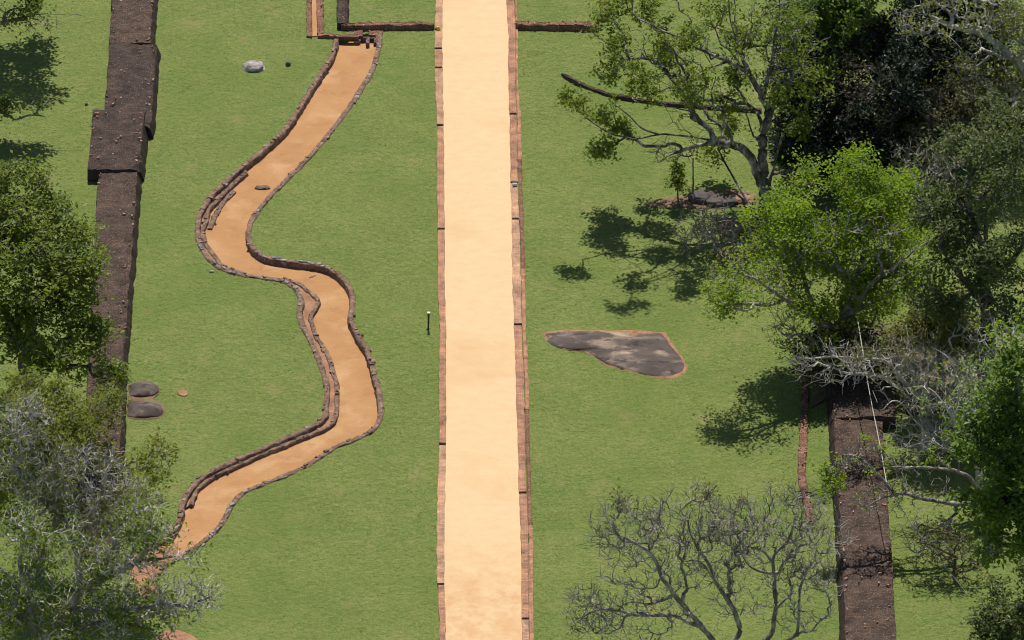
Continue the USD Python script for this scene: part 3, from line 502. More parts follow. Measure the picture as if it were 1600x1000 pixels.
rock('small grey slab of rock lying on the sand in the upper part of the channel', 410, 286, (0.42, 0.22, 0.10), 25, 'stone_dark', 'stone_slab', dz=-.35, amp=.3)
rock('small brown stone on the sand near the sluice', 583, 94, (0.09, 0.09, 0.09), 27, 'stone_brown', 'stone', dz=-.34)
rock('tiny pale stone on the grass under the upper bend of the channel', 331, 424, (0.16, 0.09, 0.05), 28, 'stone_pale', 'stone')
rock('tiny dark stone on the grass left of the step in the left wall', 135, 163, (0.10, 0.09, 0.08), 29, 'stone_dark', 'stone')
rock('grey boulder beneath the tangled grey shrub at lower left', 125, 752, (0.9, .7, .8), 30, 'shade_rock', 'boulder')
rock('small dark rock on the left wall top near the tangled shrub', 140, 690, (0.3, .25, .3), 33, 'shade_rock', dz=.6)
# odds and ends
def tube(P, R, k=8, caps=True):
    P = np.asarray(P, float); R = np.broadcast_to(np.asarray(R, float), len(P)); T = np.gradient(P, axis=0); T /= np.linalg.norm(T, axis=1)[:, None]+1e-12
    a = np.where(np.abs(T[:, 2:3]) < .9, [[0, 0, 1.0]], [[1.0, 0, 0]]); a = np.repeat(a[:1], len(P), 0)
    U = np.cross(T, a); bad = np.linalg.norm(U, axis=1) < 1e-3; U[bad] = [0, 1, 0]; U /= np.linalg.norm(U, axis=1)[:, None]; W = np.cross(T, U)
    ang = np.arange(k)*2*np.pi/k
    v = P[:, None]+R[:, None, None]*(np.cos(ang)[None, :, None]*U[:, None]+np.sin(ang)[None, :, None]*W[:, None]); v = v.reshape(-1, 3)
    f = [(i*k+j, i*k+(j+1) % k, (i+1)*k+(j+1) % k, (i+1)*k+j) for i in range(len(P)-1) for j in range(k)]
    m = MB(); m.add(v, f)
    if caps: m.add(np.vstack([v[:k], P[:1], v[-k:], P[-1:]]), [(k, (j+1) % k, j) for j in range(k)]+[(2*k+1, k+1+j, k+1+(j+1) % k) for j in range(k)])
    return m
b = G(669, 514); t = thing('marker_post', 'thin black marker post with a white cap on the lawn beside the left kerb', 'post', b)
part(t, 'shaft', tube([b+[0, 0, -.1], b+[0.02, 0, .5], b+[0.04, 0, 1.12]], [.05, .055, .075], 10), M['black'], smooth=40)
part(t, 'cap', tube([b+[.04, 0, 1.121], b+[.042, 0, 1.17], b+[.043, 0, 1.20]], [.095, .095, .04], 10), M['white'], smooth=40)
part(t, 'foot', tube([b+[0, 0, -.05], b+[0, 0, .05]], [.11, .08], 10), M['stone_dark'], smooth=40)
b = G(684, 46, .16); t = thing('marker', 'small yellow marker with a dark base on the left kerb near the cross wall', 'marker', b)
part(t, 'base', tube([b+[-.10, 0, -.05], b+[-.10, 0, .10]], [.12, .10], 8), M['black'], smooth=40)
part(t, 'cap', tube([b+[.02, 0, -.02], b+[.03, 0, .16], b+[.03, 0, .24]], [.15, .14, .06], 10), M['yellow'], smooth=40)
b = G(804.5, 290, .17); t = thing('drain_grate', 'small black and grey drain fitting set into the right kerb', 'drain', b)
bx = lambda c, s: (trimesh.creation.box(s).vertices+np.array(c), trimesh.creation.box(s).faces)
part(t, 'opening', bx(b+[0, .22, 0.02], (.30, .16, .14)), M['black']); part(t, 'sill', bx(b+[0, .04, .03], (.30, .13, .16)), M['grey']); part(t, 'front', bx(b+[0, -.12, 0.01], (.28, .14, .12)), M['black'])
b = G(488, 433, -.36); tag(obj('twig', tube([b+[-.2, -.1, .02], b+[0, 0, .05], b+[.22, .16, .03]], [.015, .025, .012], 6), M['bark_dark']), 'short dark twig lying on the sand of the channel', 'twig')

# ------------------------------------------------------------------ trees
def blob_points(bl, rng, Y0):
    """bl: (px, py, rx, ry in pixels, dy, depth in metres, count, leafiness)"""
    px, py, rx, ry, dy, dep, n, lf = bl
    c = V(px, py, Y0+dy); s = FPX/np.dot(c-CAM, FWD); E = np.array([rx/s, dep, ry/s])
    if lf > .3 and n > 40 and min(rx, ry) > 24:            # leafy crowns come in flattened clumps
        k = max(4, n//11); q = rng.normal(size=(k, 3)); q /= np.linalg.norm(q, axis=1)[:, None]; q *= rng.uniform(.35, 1, (k, 1))**.5
        q[:, 2] *= np.where(q[:, 2] < 0, .8, 1); cc = q*E; i = rng.integers(0, k, n); sz = rng.uniform(.7, 1.3, k)[i, None]
        u = cc[i]+rng.normal(size=(n, 3))*np.array([.46, .46, .20])*sz
    else:
        u = rng.normal(size=(n, 3)); u /= np.linalg.norm(u, axis=1)[:, None]; u *= rng.uniform(0.15, 1, (n, 1))**(1/2.2); u = u*E
    if lf > .3: u[:, 1] += TILT*u[:, 2]; u[:, 2] -= 0*u[:, 1]
    return c+u, np.full(n, lf)
def grow(nodes, par, plen, A, bf):
    n0 = len(nodes); N = n0+len(A); X = np.vstack([nodes, A]); parent = np.r_[par, np.full(len(A), -1)]; PL = np.r_[plen, np.zeros(len(A))]
    D = np.linalg.norm(A[:, None]-nodes[None], axis=2); cost = D+bf*PL[None, :n0]; bestj = cost.argmin(1); best = cost.min(1)
    open_ = np.ones(len(A), bool); order = list(range(n0)); remap = {}
    seq = []
    for _ in range(len(A)):
        i = int(np.argmin(np.where(open_, best, 1e9))); open_[i] = False
        k = n0+i; parent[k] = bestj[i]; PL[k] = PL[bestj[i]]+np.linalg.norm(A[i]-X[bestj[i]]); seq.append(k)
        d = np.sqrt(((A-A[i])**2).sum(1)); c = d+bf*PL[k]; up = c < best
        best[up] = c[up]; bestj[up] = k
    return X, parent, list(range(n0))+seq
def segs(P0, P1, R0, R1, k):
    n = len(P0); T = P1-P0; T /= np.linalg.norm(T, axis=1)[:, None]+1e-9
    a = np.where(np.abs(T[:, 2:3]) < .8, [[0, 0, 1.0]], [[1.0, 0, 0]]); U = np.cross(T, a); U /= np.linalg.norm(U, axis=1)[:, None]+1e-9; W = np.cross(T, U)
    ang = np.arange(k)*2*np.pi/k; C = np.cos(ang)[None, :, None]*U[:, None]+np.sin(ang)[None, :, None]*W[:, None]
    v = np.concatenate([P0[:, None]+C*R0[:, None, None], P1[:, None]+C*R1[:, None, None]], 1).reshape(-1, 3)
    j = np.arange(k); q = np.stack([j, (j+1) % k, (j+1) % k+k, j+k], 1); f = (q[None]+(np.arange(n)*2*k)[:, None, None]).reshape(-1, 4)
    return v, f
def leaves(C, rng, size, up=0.6, aspect=0.55):
    n = len(C); N = rng.normal(size=(n, 3)); N[:, 2] = np.abs(N[:, 2])+up; N /= np.linalg.norm(N, axis=1)[:, None]
    T = np.cross(N, rng.normal(size=(n, 3))); T /= np.linalg.norm(T, axis=1)[:, None]; B = np.cross(N, T)
    s = (size*rng.uniform(.6, 1.35, n))[:, None]
    v = np.stack([C-T*s*.5, C+B*s*aspect*.5+N*s*.12-T*s*.05, C+T*s*.5, C-B*s*aspect*.5+N*s*.12-T*s*.05], 1).reshape(-1, 3)
    f = np.array([(0, 1, 2), (0, 2, 3)])[None]+(np.arange(n)*4)[:, None, None]
    return v, f.reshape(-1, 3)
TILT = 0.55
LK, PK = 1.30, 0.40
STAT = []
def tree(name, label, base, guides, blobs, trunk_r, barkm, leafm, seed, bf=0.25, rtip=0.016, leaf=0.17, per=22, clump=0.42, twigs=2, twl=0.5, wig=0.12, cat='tree', group=None, base_z=0.0, flat=0.75, up=.6, twigm=None):
    rng = np.random.default_rng(seed); b = G(*base); Y0 = b[1]; t = thing(name, label, cat, b, group)
    nodes, par, gid = [], [], []
    for gi, gl in enumerate(guides):
        P = np.array([V(x, y, Y0+dy) for x, y, dy in gl]) if gi or gl[0] is None else np.array([b-[0, 0, .25]]+[V(x, y, Y0+dy) for x, y, dy in gl])
        P = resample(P, 0.7); w = 0.10*np.minimum(1, np.arange(len(P))/2)[:, None]; P = P+rng.normal(size=P.shape)*w
        if gi == 0: prev = -1
        else:
            d = np.linalg.norm(np.array(nodes)-P[0], axis=1); prev = int(d.argmin())
            if d[prev] < 0.9: P = P[1:]
        for p in P: nodes.append(p); par.append(prev); gid.append(gi); prev = len(nodes)-1
    nodes = np.array(nodes); par = np.array(par); pl = np.zeros(len(nodes))
    for i in range(1, len(nodes)): pl[i] = pl[par[i]]+np.linalg.norm(nodes[i]-nodes[par[i]])
    A, LF = [], []
    for bl in blobs:
        a, l = blob_points(bl, rng, Y0); A.append(a); LF.append(l)
    A = np.vstack(A); LF = np.concatenate(LF); ok = A[:, 2] > 0.4; A, LF = A[ok], LF[ok]
    X, parent, order = grow(nodes, par, pl, A, bf); n0 = len(nodes); lf = np.r_[np.zeros(n0), LF]; gid = np.r_[gid, np.full(len(A), -1)]
    # twigs
    if twigs:
        src = np.repeat(np.arange(n0, len(X)), twigs); d = X[src]-X[parent[src]]; d /= np.linalg.norm(d, axis=1)[:, None]+1e-9
        d = d*.8+rng.normal(size=d.shape)*.6+[0, 0, .4]; d /= np.linalg.norm(d, axis=1)[:, None]
        tp = X[src]+d*(twl*rng.uniform(.4, 1.3, (len(src), 1))); base_i = len(X)
        X = np.vstack([X, tp]); parent = np.r_[parent, src]; lf = np.r_[lf, lf[src]]; gid = np.r_[gid, np.full(len(tp), -2)]; order = order+list(range(base_i, len(X)))
    cnt = np.zeros(len(X)); haschild = np.zeros(len(X), bool); haschild[parent[parent >= 0]] = True; cnt[~haschild] = 1
    for i in order[::-1]:
        if parent[i] >= 0: cnt[parent[i]] += cnt[i]
    e = math.log(trunk_r/rtip)/math.log(max(cnt.max(), 3)); R = rtip*np.maximum(cnt, 1)**e
    for i in order[1:]:                                   # guide tips do not end in a needle; nothing is thicker than what carries it
        R[i] = min(R[i], R[parent[i]])
    for gi in range(len(guides)):
        ix = np.nonzero(gid == gi)[0]; R[ix] = np.maximum(R[ix], np.linspace(.06 if trunk_r > .2 else .035, .022, len(ix)))
    # main stems as smooth chains, the rest as short tapering sticks
    for gi in range(len(guides)):
        ix = np.nonzero(gid == gi)[0]
        if len(ix) < 2: continue
        ch = ([parent[ix[0]]] if gi and parent[ix[0]] >= 0 else [])+list(ix); P = smooth_line(X[ch], 0.3, 2); L0 = np.linspace(0, 1, len(ch)); rr = np.interp(np.linspace(0, 1, len(P)), L0, R[ch])
        if gi: rr[0] = min(rr[0], rr[1]*1.3)
        if gi == 0: rr = rr*(1+0.55*np.exp(-np.arange(len(P))*0.3/0.5))
        P = P+rng.normal(size=P.shape)*rr[:, None]*.12
        if gi: P[0] = X[ch[0]]+(X[ch[0]]-P[1])*.5
        part(t, 'trunk' if gi == 0 else 'limb', tube(P, rr, 9), M[barkm], smooth=60)
    ix = np.nonzero(gid < 0)[0]; a, c = X[parent[ix]], X[ix]; ln = np.linalg.norm(c-a, axis=1)
    mid = (a+c)/2+rng.normal(size=a.shape)*(wig*ln)[:, None]; Ra, Rc = np.minimum(R[parent[ix]], R[ix]*1.5), R[ix]; Rm = (Ra+Rc)/2
    m = MB()
    big = Rc > 0.045
    for sel, k in ((big, 6), (~big, 3)):
        if sel.any(): m.add(*segs(a[sel], mid[sel], Ra[sel], Rm[sel], k)); m.add(*segs(mid[sel], c[sel], Rm[sel], Rc[sel]*.9, k))
    part(t, 'branches', m, M[twigm or barkm], kind='stuff', smooth=False)
    nl = 0
    if leafm:
        src = np.nonzero((lf > 0) & (gid < 0))[0]; src = src[rng.random(len(src)) < np.minimum(1, lf[src])]
        if len(src):
            C = np.repeat(X[src], max(3, int(per*PK)), 0); o = rng.normal(size=C.shape)*clump*.46; o[:, 2] *= flat; C = C+o; C = C[C[:, 2] > .1]
            part(t, 'foliage', leaves(C, rng, leaf*LK, up), M[leafm], kind='stuff'); nl = len(C)
    STAT.append((name, len(X), nl)); return t, X, lf

M['leaf_yellowish'] = leafmat('leaf_yellowish', [(0.0, (0.070, 0.085, 0.018)), (0.5, (0.135, 0.155, 0.028)), (0.92, (0.22, 0.235, 0.04)), (1.0, (0.24, 0.17, 0.05))], 0.4)
# spreading feathery tree, upper right
B1 = [(901, 160, 22, 20), (946, 38, 26, 26), (972, 77, 20, 16), (952, 109, 24, 20), (991, 118, 22, 22), (1016, 131, 20, 26), (1032, 54, 24, 24), (946, 179, 22, 14), (972, 214, 22, 16), (941, 235, 16, 11), (1087, 141, 24, 22), (1138, 160, 20, 18),
      (1106, 240, 30, 16), (1186, 51, 28, 24), (1112, 19, 30, 22), (962, 10, 30, 24), (1042, 93, 18, 18), (1070, 131, 20, 16), (1266, 134, 22, 20), (1247, 192, 22, 18), (1276, 214, 20, 16), (1292, 112, 16, 14), (1150, 60, 22, 18), (1250, 40, 26, 22), (1010, 15, 24, 20), (1075, 60, 18, 16),
      (1235, 85, 20, 18), (1150, 120, 16, 14), (1060, -30, 50, 25), (1180, -40, 60, 25), (985, -30, 40, 22), (1136, 195, 20, 12), (1215, 150, 16, 14)]
def dyof(x): return [1.5, -2.0, 4.5, -1.0, 3.0, 0.3][int(x*7) % 6]
tree('feathery_tree', 'wide spreading tree with grey limbs and sparse feathery light green leaf clusters', (1195, 340),
     [[(1196, 300, 0), (1192, 250, 0), (1197, 200, 0), (1192, 150, 0)],
      [(1192, 150, 0), (1168, 112, -0.12), (1130, 92, -0.30), (1088, 72, -0.44), (1040, 50, -0.60), (985, 20, -0.80)],
      [(1192, 150, 0), (1205, 100, .5), (1212, 45, 1), (1222, -30, 1.5)],
      [(1168, 112, -0.12), (1150, 60, -0.06), (1136, 0, 0), (1125, -50, 0)],
      [(1197, 185, 0), (1232, 130, .5), (1262, 85, 1), (1300, 55, 1)],
      [(1193, 290, 0), (1181, 270, -0.10), (1172, 238, -0.20), (1125, 221, -0.40), (1087, 213, -0.52), (1055, 208, -0.60), (1020, 211, -0.72), (991, 218, -0.80), (950, 205, -0.92), (911, 180, -1.00)],
      [(1020, 211, -0.72), (1004, 202, -0.80), (984, 182, -0.84), (952, 154, -0.90)],
      [(1125, 221, -0.40), (1100, 190, -0.44), (1075, 170, -0.52), (1020, 160, -0.64)],
      [(1125, 221, -0.40), (1085, 228, -0.60), (1050, 240, -0.70), (1030, 252, -0.76)],
      [(1200, 290, 0), (1215, 235, .3), (1228, 205, .4)],
      [(1130, 92, -0.30), (1100, 110, -0.40), (1075, 125, -0.50)]],
     [(x, y, rx, ry, dyof(x), .9, 16, 1.0) for x, y, rx, ry in B1] + [(1060, 80, 110, 60, 0, 3, 160, .05), (1210, 60, 90, 80, 0.5, 3, 170, .15), (1120, 180, 90, 50, 0, 2, 90, .03), (1040, 235, 40, 22, -.6, 1, 30, 0)],
     0.42, 'bark_streak', 'leaf_feather', 1, bf=.35, rtip=.012, leaf=.19, per=38, clump=.50, twigs=1, twl=.5, flat=.6)
tree('bright_green_tree', 'rounded bright yellow green tree with pale crooked branches showing through the crown', (1302, 592),
     [[(1303, 580, 0), (1306, 560, 0), (1318, 520, 0), (1322, 490, 0)],
      [(1322, 490, 0), (1335, 440, 1), (1350, 400, 2), (1345, 340, 2.8), (1342, 290, 3)],
      [(1318, 520, 0), (1280, 500, -.8), (1230, 470, -1.4), (1190, 440, -2), (1140, 420, -2.3)],
      [(1230, 470, -1.4), (1190, 478, -2), (1150, 470, -2.4), (1115, 480, -2.8)],
      [(1306, 560, 0), (1275, 535, -1.4), (1240, 515, -2), (1225, 540, -2.3)],
      [(1322, 490, 0), (1375, 470, -.5), (1400, 440, -.5), (1430, 420, -.5)],
      [(1306, 560, 0), (1355, 530, -1.2), (1395, 545, -1.6), (1425, 500, -1.8)],
      [(1280, 500, -.8), (1262, 450, .5), (1240, 400, 1.5), (1215, 360, 2)]],
     [(1320, 330, 115, 78, 3.2, 2.8, 230, 1), (1235, 370, 60, 60, 2.4, 2, 140, .9), (1400, 370, 70, 90, 3, 2.2, 170, 1), (1330, 390, 110, 70, .2, 1.2, 170, .06), (1330, 285, 55, 36, 3.6, 1.8, 70, 1), (1310, 430, 90, 40, 1.4, 2.2, 130, .7), (1345, 490, 80, 32, .3, 1.6, 130, .7), (1260, 470, 50, 30, 0, 1.5, 80, .5), (1300, 540, 60, 30, -.5, 1.4, 110, .12), (1165, 440, 75, 50, -1.6, 2.2, 130, .28), (1130, 470, 30, 22, -2.6, 1, 40, .5), (1440, 480, 60, 45, -.8, 1.6, 110, .7), (1250, 510, 70, 40, -1.6, 1.6, 90, .12), (1340, 545, 80, 30, -2, 1.5, 70, .2)],
     0.40, 'bark_grey', 'leaf_bright', 2, bf=.3, rtip=.012, leaf=.165, per=32, clump=.62, twigs=2, twl=.5, up=.8)
tree('dark_evergreen_tree', 'tall dense dark green tree at the right edge with small leaves', (1540, 640),
     [[(1540, 560, 0), (1545, 480, 0), (1540, 400, 0), (1545, 320, .3)], [(1545, 480, 0), (1500, 430, -1), (1470, 380, -1.5)], [(1545, 440, 0), (1590, 400, -.5), (1620, 350, 0)], [(1540, 400, 0), (1510, 320, 0), (1490, 280, 0)]],
     [(1545, 330, 110, 120, 0, 4.2, 420, 1), (1500, 430, 70, 80, -1.5, 2.6, 220, 1), (1600, 440, 80, 80, -1, 2.6, 180, 1), (1480, 330, 45, 60, 0, 2, 100, .9), (1575, 230, 70, 55, .5, 2.6, 150, .95), (1540, 520, 60, 45, -1.5, 2, 60, .5)],
     0.45, 'bark_dark', 'leaf_dark', 3, rtip=.013, leaf=.19, per=22, clump=.55, twigs=1)
tree('broad_leaf_tree', 'glossy deep green tree with large leaf clumps at the lower right edge', (1640, 1010),
     [[(1635, 940, 0), (1625, 860, 0), (1610, 780, 0)], [(1625, 860, 0), (1580, 800, -.5), (1545, 740, -1)], [(1610, 780, 0), (1590, 700, 0), (1585, 620, 0)], [(1610, 780, 0), (1650, 700, 0)]],
     [(1600, 690, 85, 70, 0, 3, 300, 1), (1560, 760, 65, 70, -1, 2.4, 240, 1), (1530, 700, 40, 35, -.5, 1.6, 80, 1), (1600, 620, 50, 45, .3, 2, 110, 1), (1600, 830, 55, 60, -1, 2, 130, .95), (1590, 540, 28, 45, .5, 1.4, 70, 1), (1545, 850, 30, 25, -1.4, 1, 30, .7), (1650, 750, 70, 140, 0, 3, 150, 1), (1690, 820, 90, 100, -2, 3, 150, 1), (1540, 640, 30, 25, 0, 1.2, 50, .5)],
     0.40, 'bark_dark', 'leaf_deep', 4, rtip=.013, leaf=.28, per=13, clump=.50, twigs=1, up=.9)
tree('low_shrub', 'dark leafy shrub in the bottom right corner', (1600, 1010),
     [[(1598, 980, 0), (1590, 950, 0)]], [(1585, 950, 45, 35, 0, 1.5, 120, 1), (1600, 905, 30, 25, 0, 1.2, 50, .8), (1555, 980, 30, 25, -.4, 1.0, 50, .8)], 0.12, 'bark_dark', 'leaf_dark', 5, leaf=.2, per=26, clump=.5, twigs=1, cat='shrub')
tree('bare_tree', 'nearly leafless grey tree spreading fine upright twigs over the lawn at bottom right', (1120, 1150),
     [[(1118, 1110, 0), (1116, 1070, 0), (1122, 1030, 0)],
      [(1122, 1030, 0), (1114, 1000, -.3), (1090, 972, -.6), (1054, 936, -1), (1030, 888, -1.2), (1006, 856, -1.4), (978, 838, -1.6)],
      [(1122, 1030, 0), (1162, 985, .2), (1146, 952, .2), (1122, 916, .2), (1106, 876, .1), (1090, 840, 0), (1072, 808, 0)],
      [(1122, 1030, 0), (1190, 1010, .4), (1210, 984, .6), (1212, 904, .8), (1206, 872, 1), (1234, 840, 1.2), (1244, 800, 1.3)],
      [(1190, 1010, .4), (1246, 1000, .3), (1244, 960, .2), (1252, 940, .2), (1250, 896, .2), (1272, 872, .2)],
      [(1090, 972, -.6), (1060, 968, -1), (1022, 962, -1.6), (986, 962, -2), (958, 944, -2.4), (922, 956, -2.8), (898, 972, -3)],
      [(1054, 936, -1), (1020, 944, -1.4), (990, 942, -1.8), (960, 944, -2)],
      [(1122, 916, .2), (1100, 880, -.4), (1070, 876, -.8)],
      [(1212, 904, .8), (1180, 890, 1), (1160, 880, 1.1), (1155, 850, 1.2)],
      [(1206, 872, 1), (1180, 850, 1), (1150, 845, 1)]],
     [(985, 830, 67, 60, -1.5, 1.4, 129, .02), (1075, 815, 81, 60, 0, 1.5, 153, .02), (1150, 830, 67, 54, .8, 1.4, 106, .02), (1215, 820, 81, 74, 1.1, 1.5, 153, .03), (1270, 850, 60, 81, .5, 1.4, 106, .02), (1020, 900, 94, 54, -1.2, 1.5, 82, .02), (920, 955, 47, 47, -2.8, 1, 70, .12), (1000, 965, 94, 40, -2, 1.2, 82, .02), (1190, 920, 108, 67, .6, 1.5, 106, .02), (1110, 860, 81, 54, 0, 1.4, 70, 0), (1260, 940, 67, 67, .3, 1.2, 70, 0), (970, 790, 10, 10, -1.5, .4, 11, .5), (1105, 775, 10, 10, 0, .4, 11, .5)],
     0.22, 'bark_grey', 'leaf_olive', 6, twigm='bark_pale', bf=.2, rtip=.011, leaf=.15, per=10, clump=.35, twigs=4, twl=.62, wig=.14)
tree('tangled_bare_tree', 'tangle of pale crooked leafless branches around the top of the right wall', (1448, 700),
     [[(1446, 680, 0), (1444, 650, 0), (1440, 615, 0)],
      [(1440, 615, 0), (1410, 590, -.3), (1388, 560, -.5), (1350, 562, -.9), (1312, 560, -1.2), (1280, 562, -1.5), (1240, 560, -1.8)],
      [(1440, 615, 0), (1400, 600, -.6), (1370, 585, -1), (1330, 585, -1.2), (1300, 575, -1.5)],
      [(1444, 650, 0), (1480, 620, .2), (1510, 575, .4), (1540, 570, .5), (1590, 560, .6)],
      [(1440, 615, 0), (1462, 565, .4), (1450, 540, .5), (1420, 530, .6)],
      [(1446, 680, 0), (1420, 640, -1), (1398, 620, -1.4), (1375, 640, -1.8)],
      [(1480, 620, .2), (1520, 640, -.4), (1560, 645, -.6)],
      [(1444, 650, 0), (1470, 690, -.9), (1430, 678, -1.5), (1395, 690, -1.9)]],
     [(1380, 570, 70, 40, -.8, 1.8, 150, .10), (1450, 590, 60, 50, .2, 1.8, 150, .12), (1530, 590, 65, 50, -.6, 1.8, 190, .08), (1500, 660, 60, 40, -1.2, 1.2, 110, .05), (1440, 560, 60, 40, 1, 1.2, 100, .1), (1300, 570, 55, 35, -1.4, 1.2, 90, .05), (1480, 640, 70, 40, -.5, 1.6, 110, .08), (1420, 680, 50, 25, -1.5, 1.2, 50, .05), (1530, 500, 50, 50, 1, 1.5, 80, .05), (1250, 570, 25, 25, -1.8, .8, 30, 0)],
     0.24, 'bark_white', 'leaf_olive', 7, bf=.3, rtip=.015, leaf=.17, per=24, clump=.4, twigs=1, twl=.8, wig=.16)
tree('leaning_dead_branches', 'crooked bare boughs reaching left across the right wall from the broad leaf tree', (1545, 860),
     [[(1540, 830, 0), (1530, 800, 0), (1512, 790, 0)],
      [(1512, 790, 0), (1490, 787, 0), (1465, 783, 0), (1440, 778, 0), (1415, 770, 0), (1392, 766, 0), (1375, 780, 0), (1345, 800, 0)],
      [(1530, 800, 0), (1510, 740, .3), (1480, 735, .3), (1440, 730, .2), (1400, 735, 0), (1378, 730, -.2)],
      [(1540, 830, 0), (1535, 890, -.5), (1505, 880, -.7), (1470, 890, -.8)],
      [(1392, 766, 0), (1375, 740, 0), (1345, 715, 0), (1315, 710, 0)]],
     [(1380, 780, 50, 30, 0, .8, 50, .04), (1350, 715, 50, 30, 0, .8, 60, .1), (1440, 760, 60, 40, 0, 1, 50, .02), (1470, 880, 60, 35, -.7, .9, 50, .03), (1450, 830, 60, 50, -.4, .9, 60, .02), (1440, 720, 60, 25, .2, 1, 50, .05), (1300, 745, 25, 18, 0, .6, 24, .7), (1360, 960, 40, 40, -2, .7, 40, 0)],
     0.16, 'bark_grey', 'leaf_bright', 8, bf=.12, rtip=.012, leaf=.17, per=24, clump=.4, twigs=2, twl=.5, wig=.18)
# left side
tree('dense_green_tree', 'dense round green tree at the left edge, half covering the long wall', (40, 690),
     [[(42, 620, 0), (45, 540, 0), (50, 470, 0)], [(50, 470, 0), (90, 420, 0), (120, 390, 0)], [(45, 540, 0), (0, 480, 0), (-40, 430, 0)], [(50, 470, 0), (40, 380, .5), (30, 320, .6)]],
     [(60, 420, 95, 85, 0, 3.2, 420, 1), (20, 350, 80, 65, 2.4, 2.8, 260, 1), (120, 420, 48, 50, -.5, 2, 150, 1), (70, 520, 90, 50, -2.6, 2.2, 260, 1), (10, 310, 40, 38, 3, 1.6, 90, 1), (130, 500, 30, 60, -1.5, 1.4, 70, .9), (-40, 450, 60, 140, 0, 3, 150, 1), (170, 590, 28, 22, -2, 1, 50, .8), (110, 560, 60, 25, -2, 1.5, 70, .8)],
     0.42, 'bark_dark', 'leaf_mid', 11, rtip=.013, leaf=.23, per=18, clump=.55, twigs=1, up=.9)
tree('yellowing_tree', 'yellow green thinly leaved tree at the left edge below the dense round tree', (60, 880),
     [[(62, 840, 0), (60, 780, 0), (70, 720, 0)], [(60, 780, 0), (110, 740, 0), (150, 690, -.3)], [(70, 720, 0), (50, 670, .3), (30, 640, .4)]],
     [(50, 650, 80, 45, .4, 2.4, 170, .75), (110, 660, 60, 45, 0, 2, 150, .75), (118, 690, 40, 30, -.4, 1.4, 70, .8), (175, 640, 16, 20, -.2, .6, 16, .8), (30, 740, 60, 50, -.5, 2, 140, .7), (246, 716, 26, 20, -.6, 1, 26, .55), (215, 735, 45, 30, -.6, 1.0, 50, .2), (-30, 720, 50, 90, 0, 2, 70, .8)],
     0.20, 'bark_pale', 'leaf_yellowish', 12, bf=.2, rtip=.013, leaf=.17, per=30, clump=.48, twigs=2, twl=.55)
tree('grey_thicket', 'grey tangled leafless thicket over the lower end of the left wall', (120, 940),
     [[(122, 900, 0), (120, 850, 0)], [(120, 850, 0), (80, 800, 0), (50, 750, 0)], [(120, 850, 0), (150, 790, 0), (170, 740, 0)], [(120, 850, 0), (180, 830, -.4), (220, 790, -.6)], [(150, 790, 0), (120, 740, .4), (110, 690, .5)]],
     [(60, 740, 70, 60, .2, 2.2, 260, .10), (140, 760, 70, 70, 0, 2.2, 300, .06), (190, 805, 55, 45, -.5, 1.8, 170, .10), (100, 830, 90, 50, -.6, 2, 200, .2), (40, 660, 50, 40, .8, 1.6, 120, .1), (210, 790, 40, 40, -.6, 1.4, 90, .25)],
     0.20, 'bark_grey', 'leaf_yellowish', 13, twigm='bark_white', bf=.1, rtip=.012, leaf=.16, per=22, clump=.4, twigs=3, twl=.62, wig=.16)
tree('twisted_grey_tree', 'big twisted grey tree in the bottom left corner with long bare limbs and green tufts', (62, 1130),
     [[(60, 1090, 0), (56, 1040, 0), (54, 1000, 0)],
      [(54, 1000, 0), (44, 940, 0), (36, 910, .2), (28, 870, .4), (40, 830, .6)],
      [(56, 1040, 0), (70, 990, -.4), (104, 952, -.8), (120, 920, -1), (160, 904, -1.4), (200, 884, -1.8), (236, 876, -2), (280, 868, -2.4)],
      [(104, 952, -.8), (152, 956, -1.5), (200, 952, -2), (256, 944, -2.6), (304, 948, -3), (340, 928, -3.2)],
      [(70, 990, -.4), (130, 985, -1.4), (165, 968, -1.8), (210, 975, -2.2), (240, 985, -2.4)],
      [(120, 920, -1), (125, 880, -.6), (140, 845, -.3), (150, 815, 0)],
      [(44, 940, 0), (10, 900, .2), (-20, 870, .3)],
      [(160, 904, -1.4), (170, 860, -1.2), (190, 830, -1)]],
     [(30, 860, 70, 50, .4, 2.2, 180, .55), (110, 880, 70, 50, -.6, 2, 180, .4), (200, 870, 60, 40, -1.8, 1.6, 130, .2), (270, 850, 45, 40, -2.2, 1.4, 90, .35), (290, 930, 60, 35, -2.8, 1.4, 120, .05), (200, 960, 70, 40, -2, 1.6, 130, .35), (60, 960, 80, 50, -.6, 2, 170, .5), (220, 970, 40, 25, -2.3, 1, 60, .8), (-20, 930, 50, 70, 0, 2, 80, .7), (230, 830, 50, 35, -1, 1.2, 70, .5), (140, 990, 60, 20, -1.6, 1.2, 60, .5)],
     0.36, 'bark_grey', 'leaf_feather', 14, twigm='bark_white', bf=.2, rtip=.013, leaf=.17, per=15, clump=.46, twigs=2, twl=.6, wig=.16)
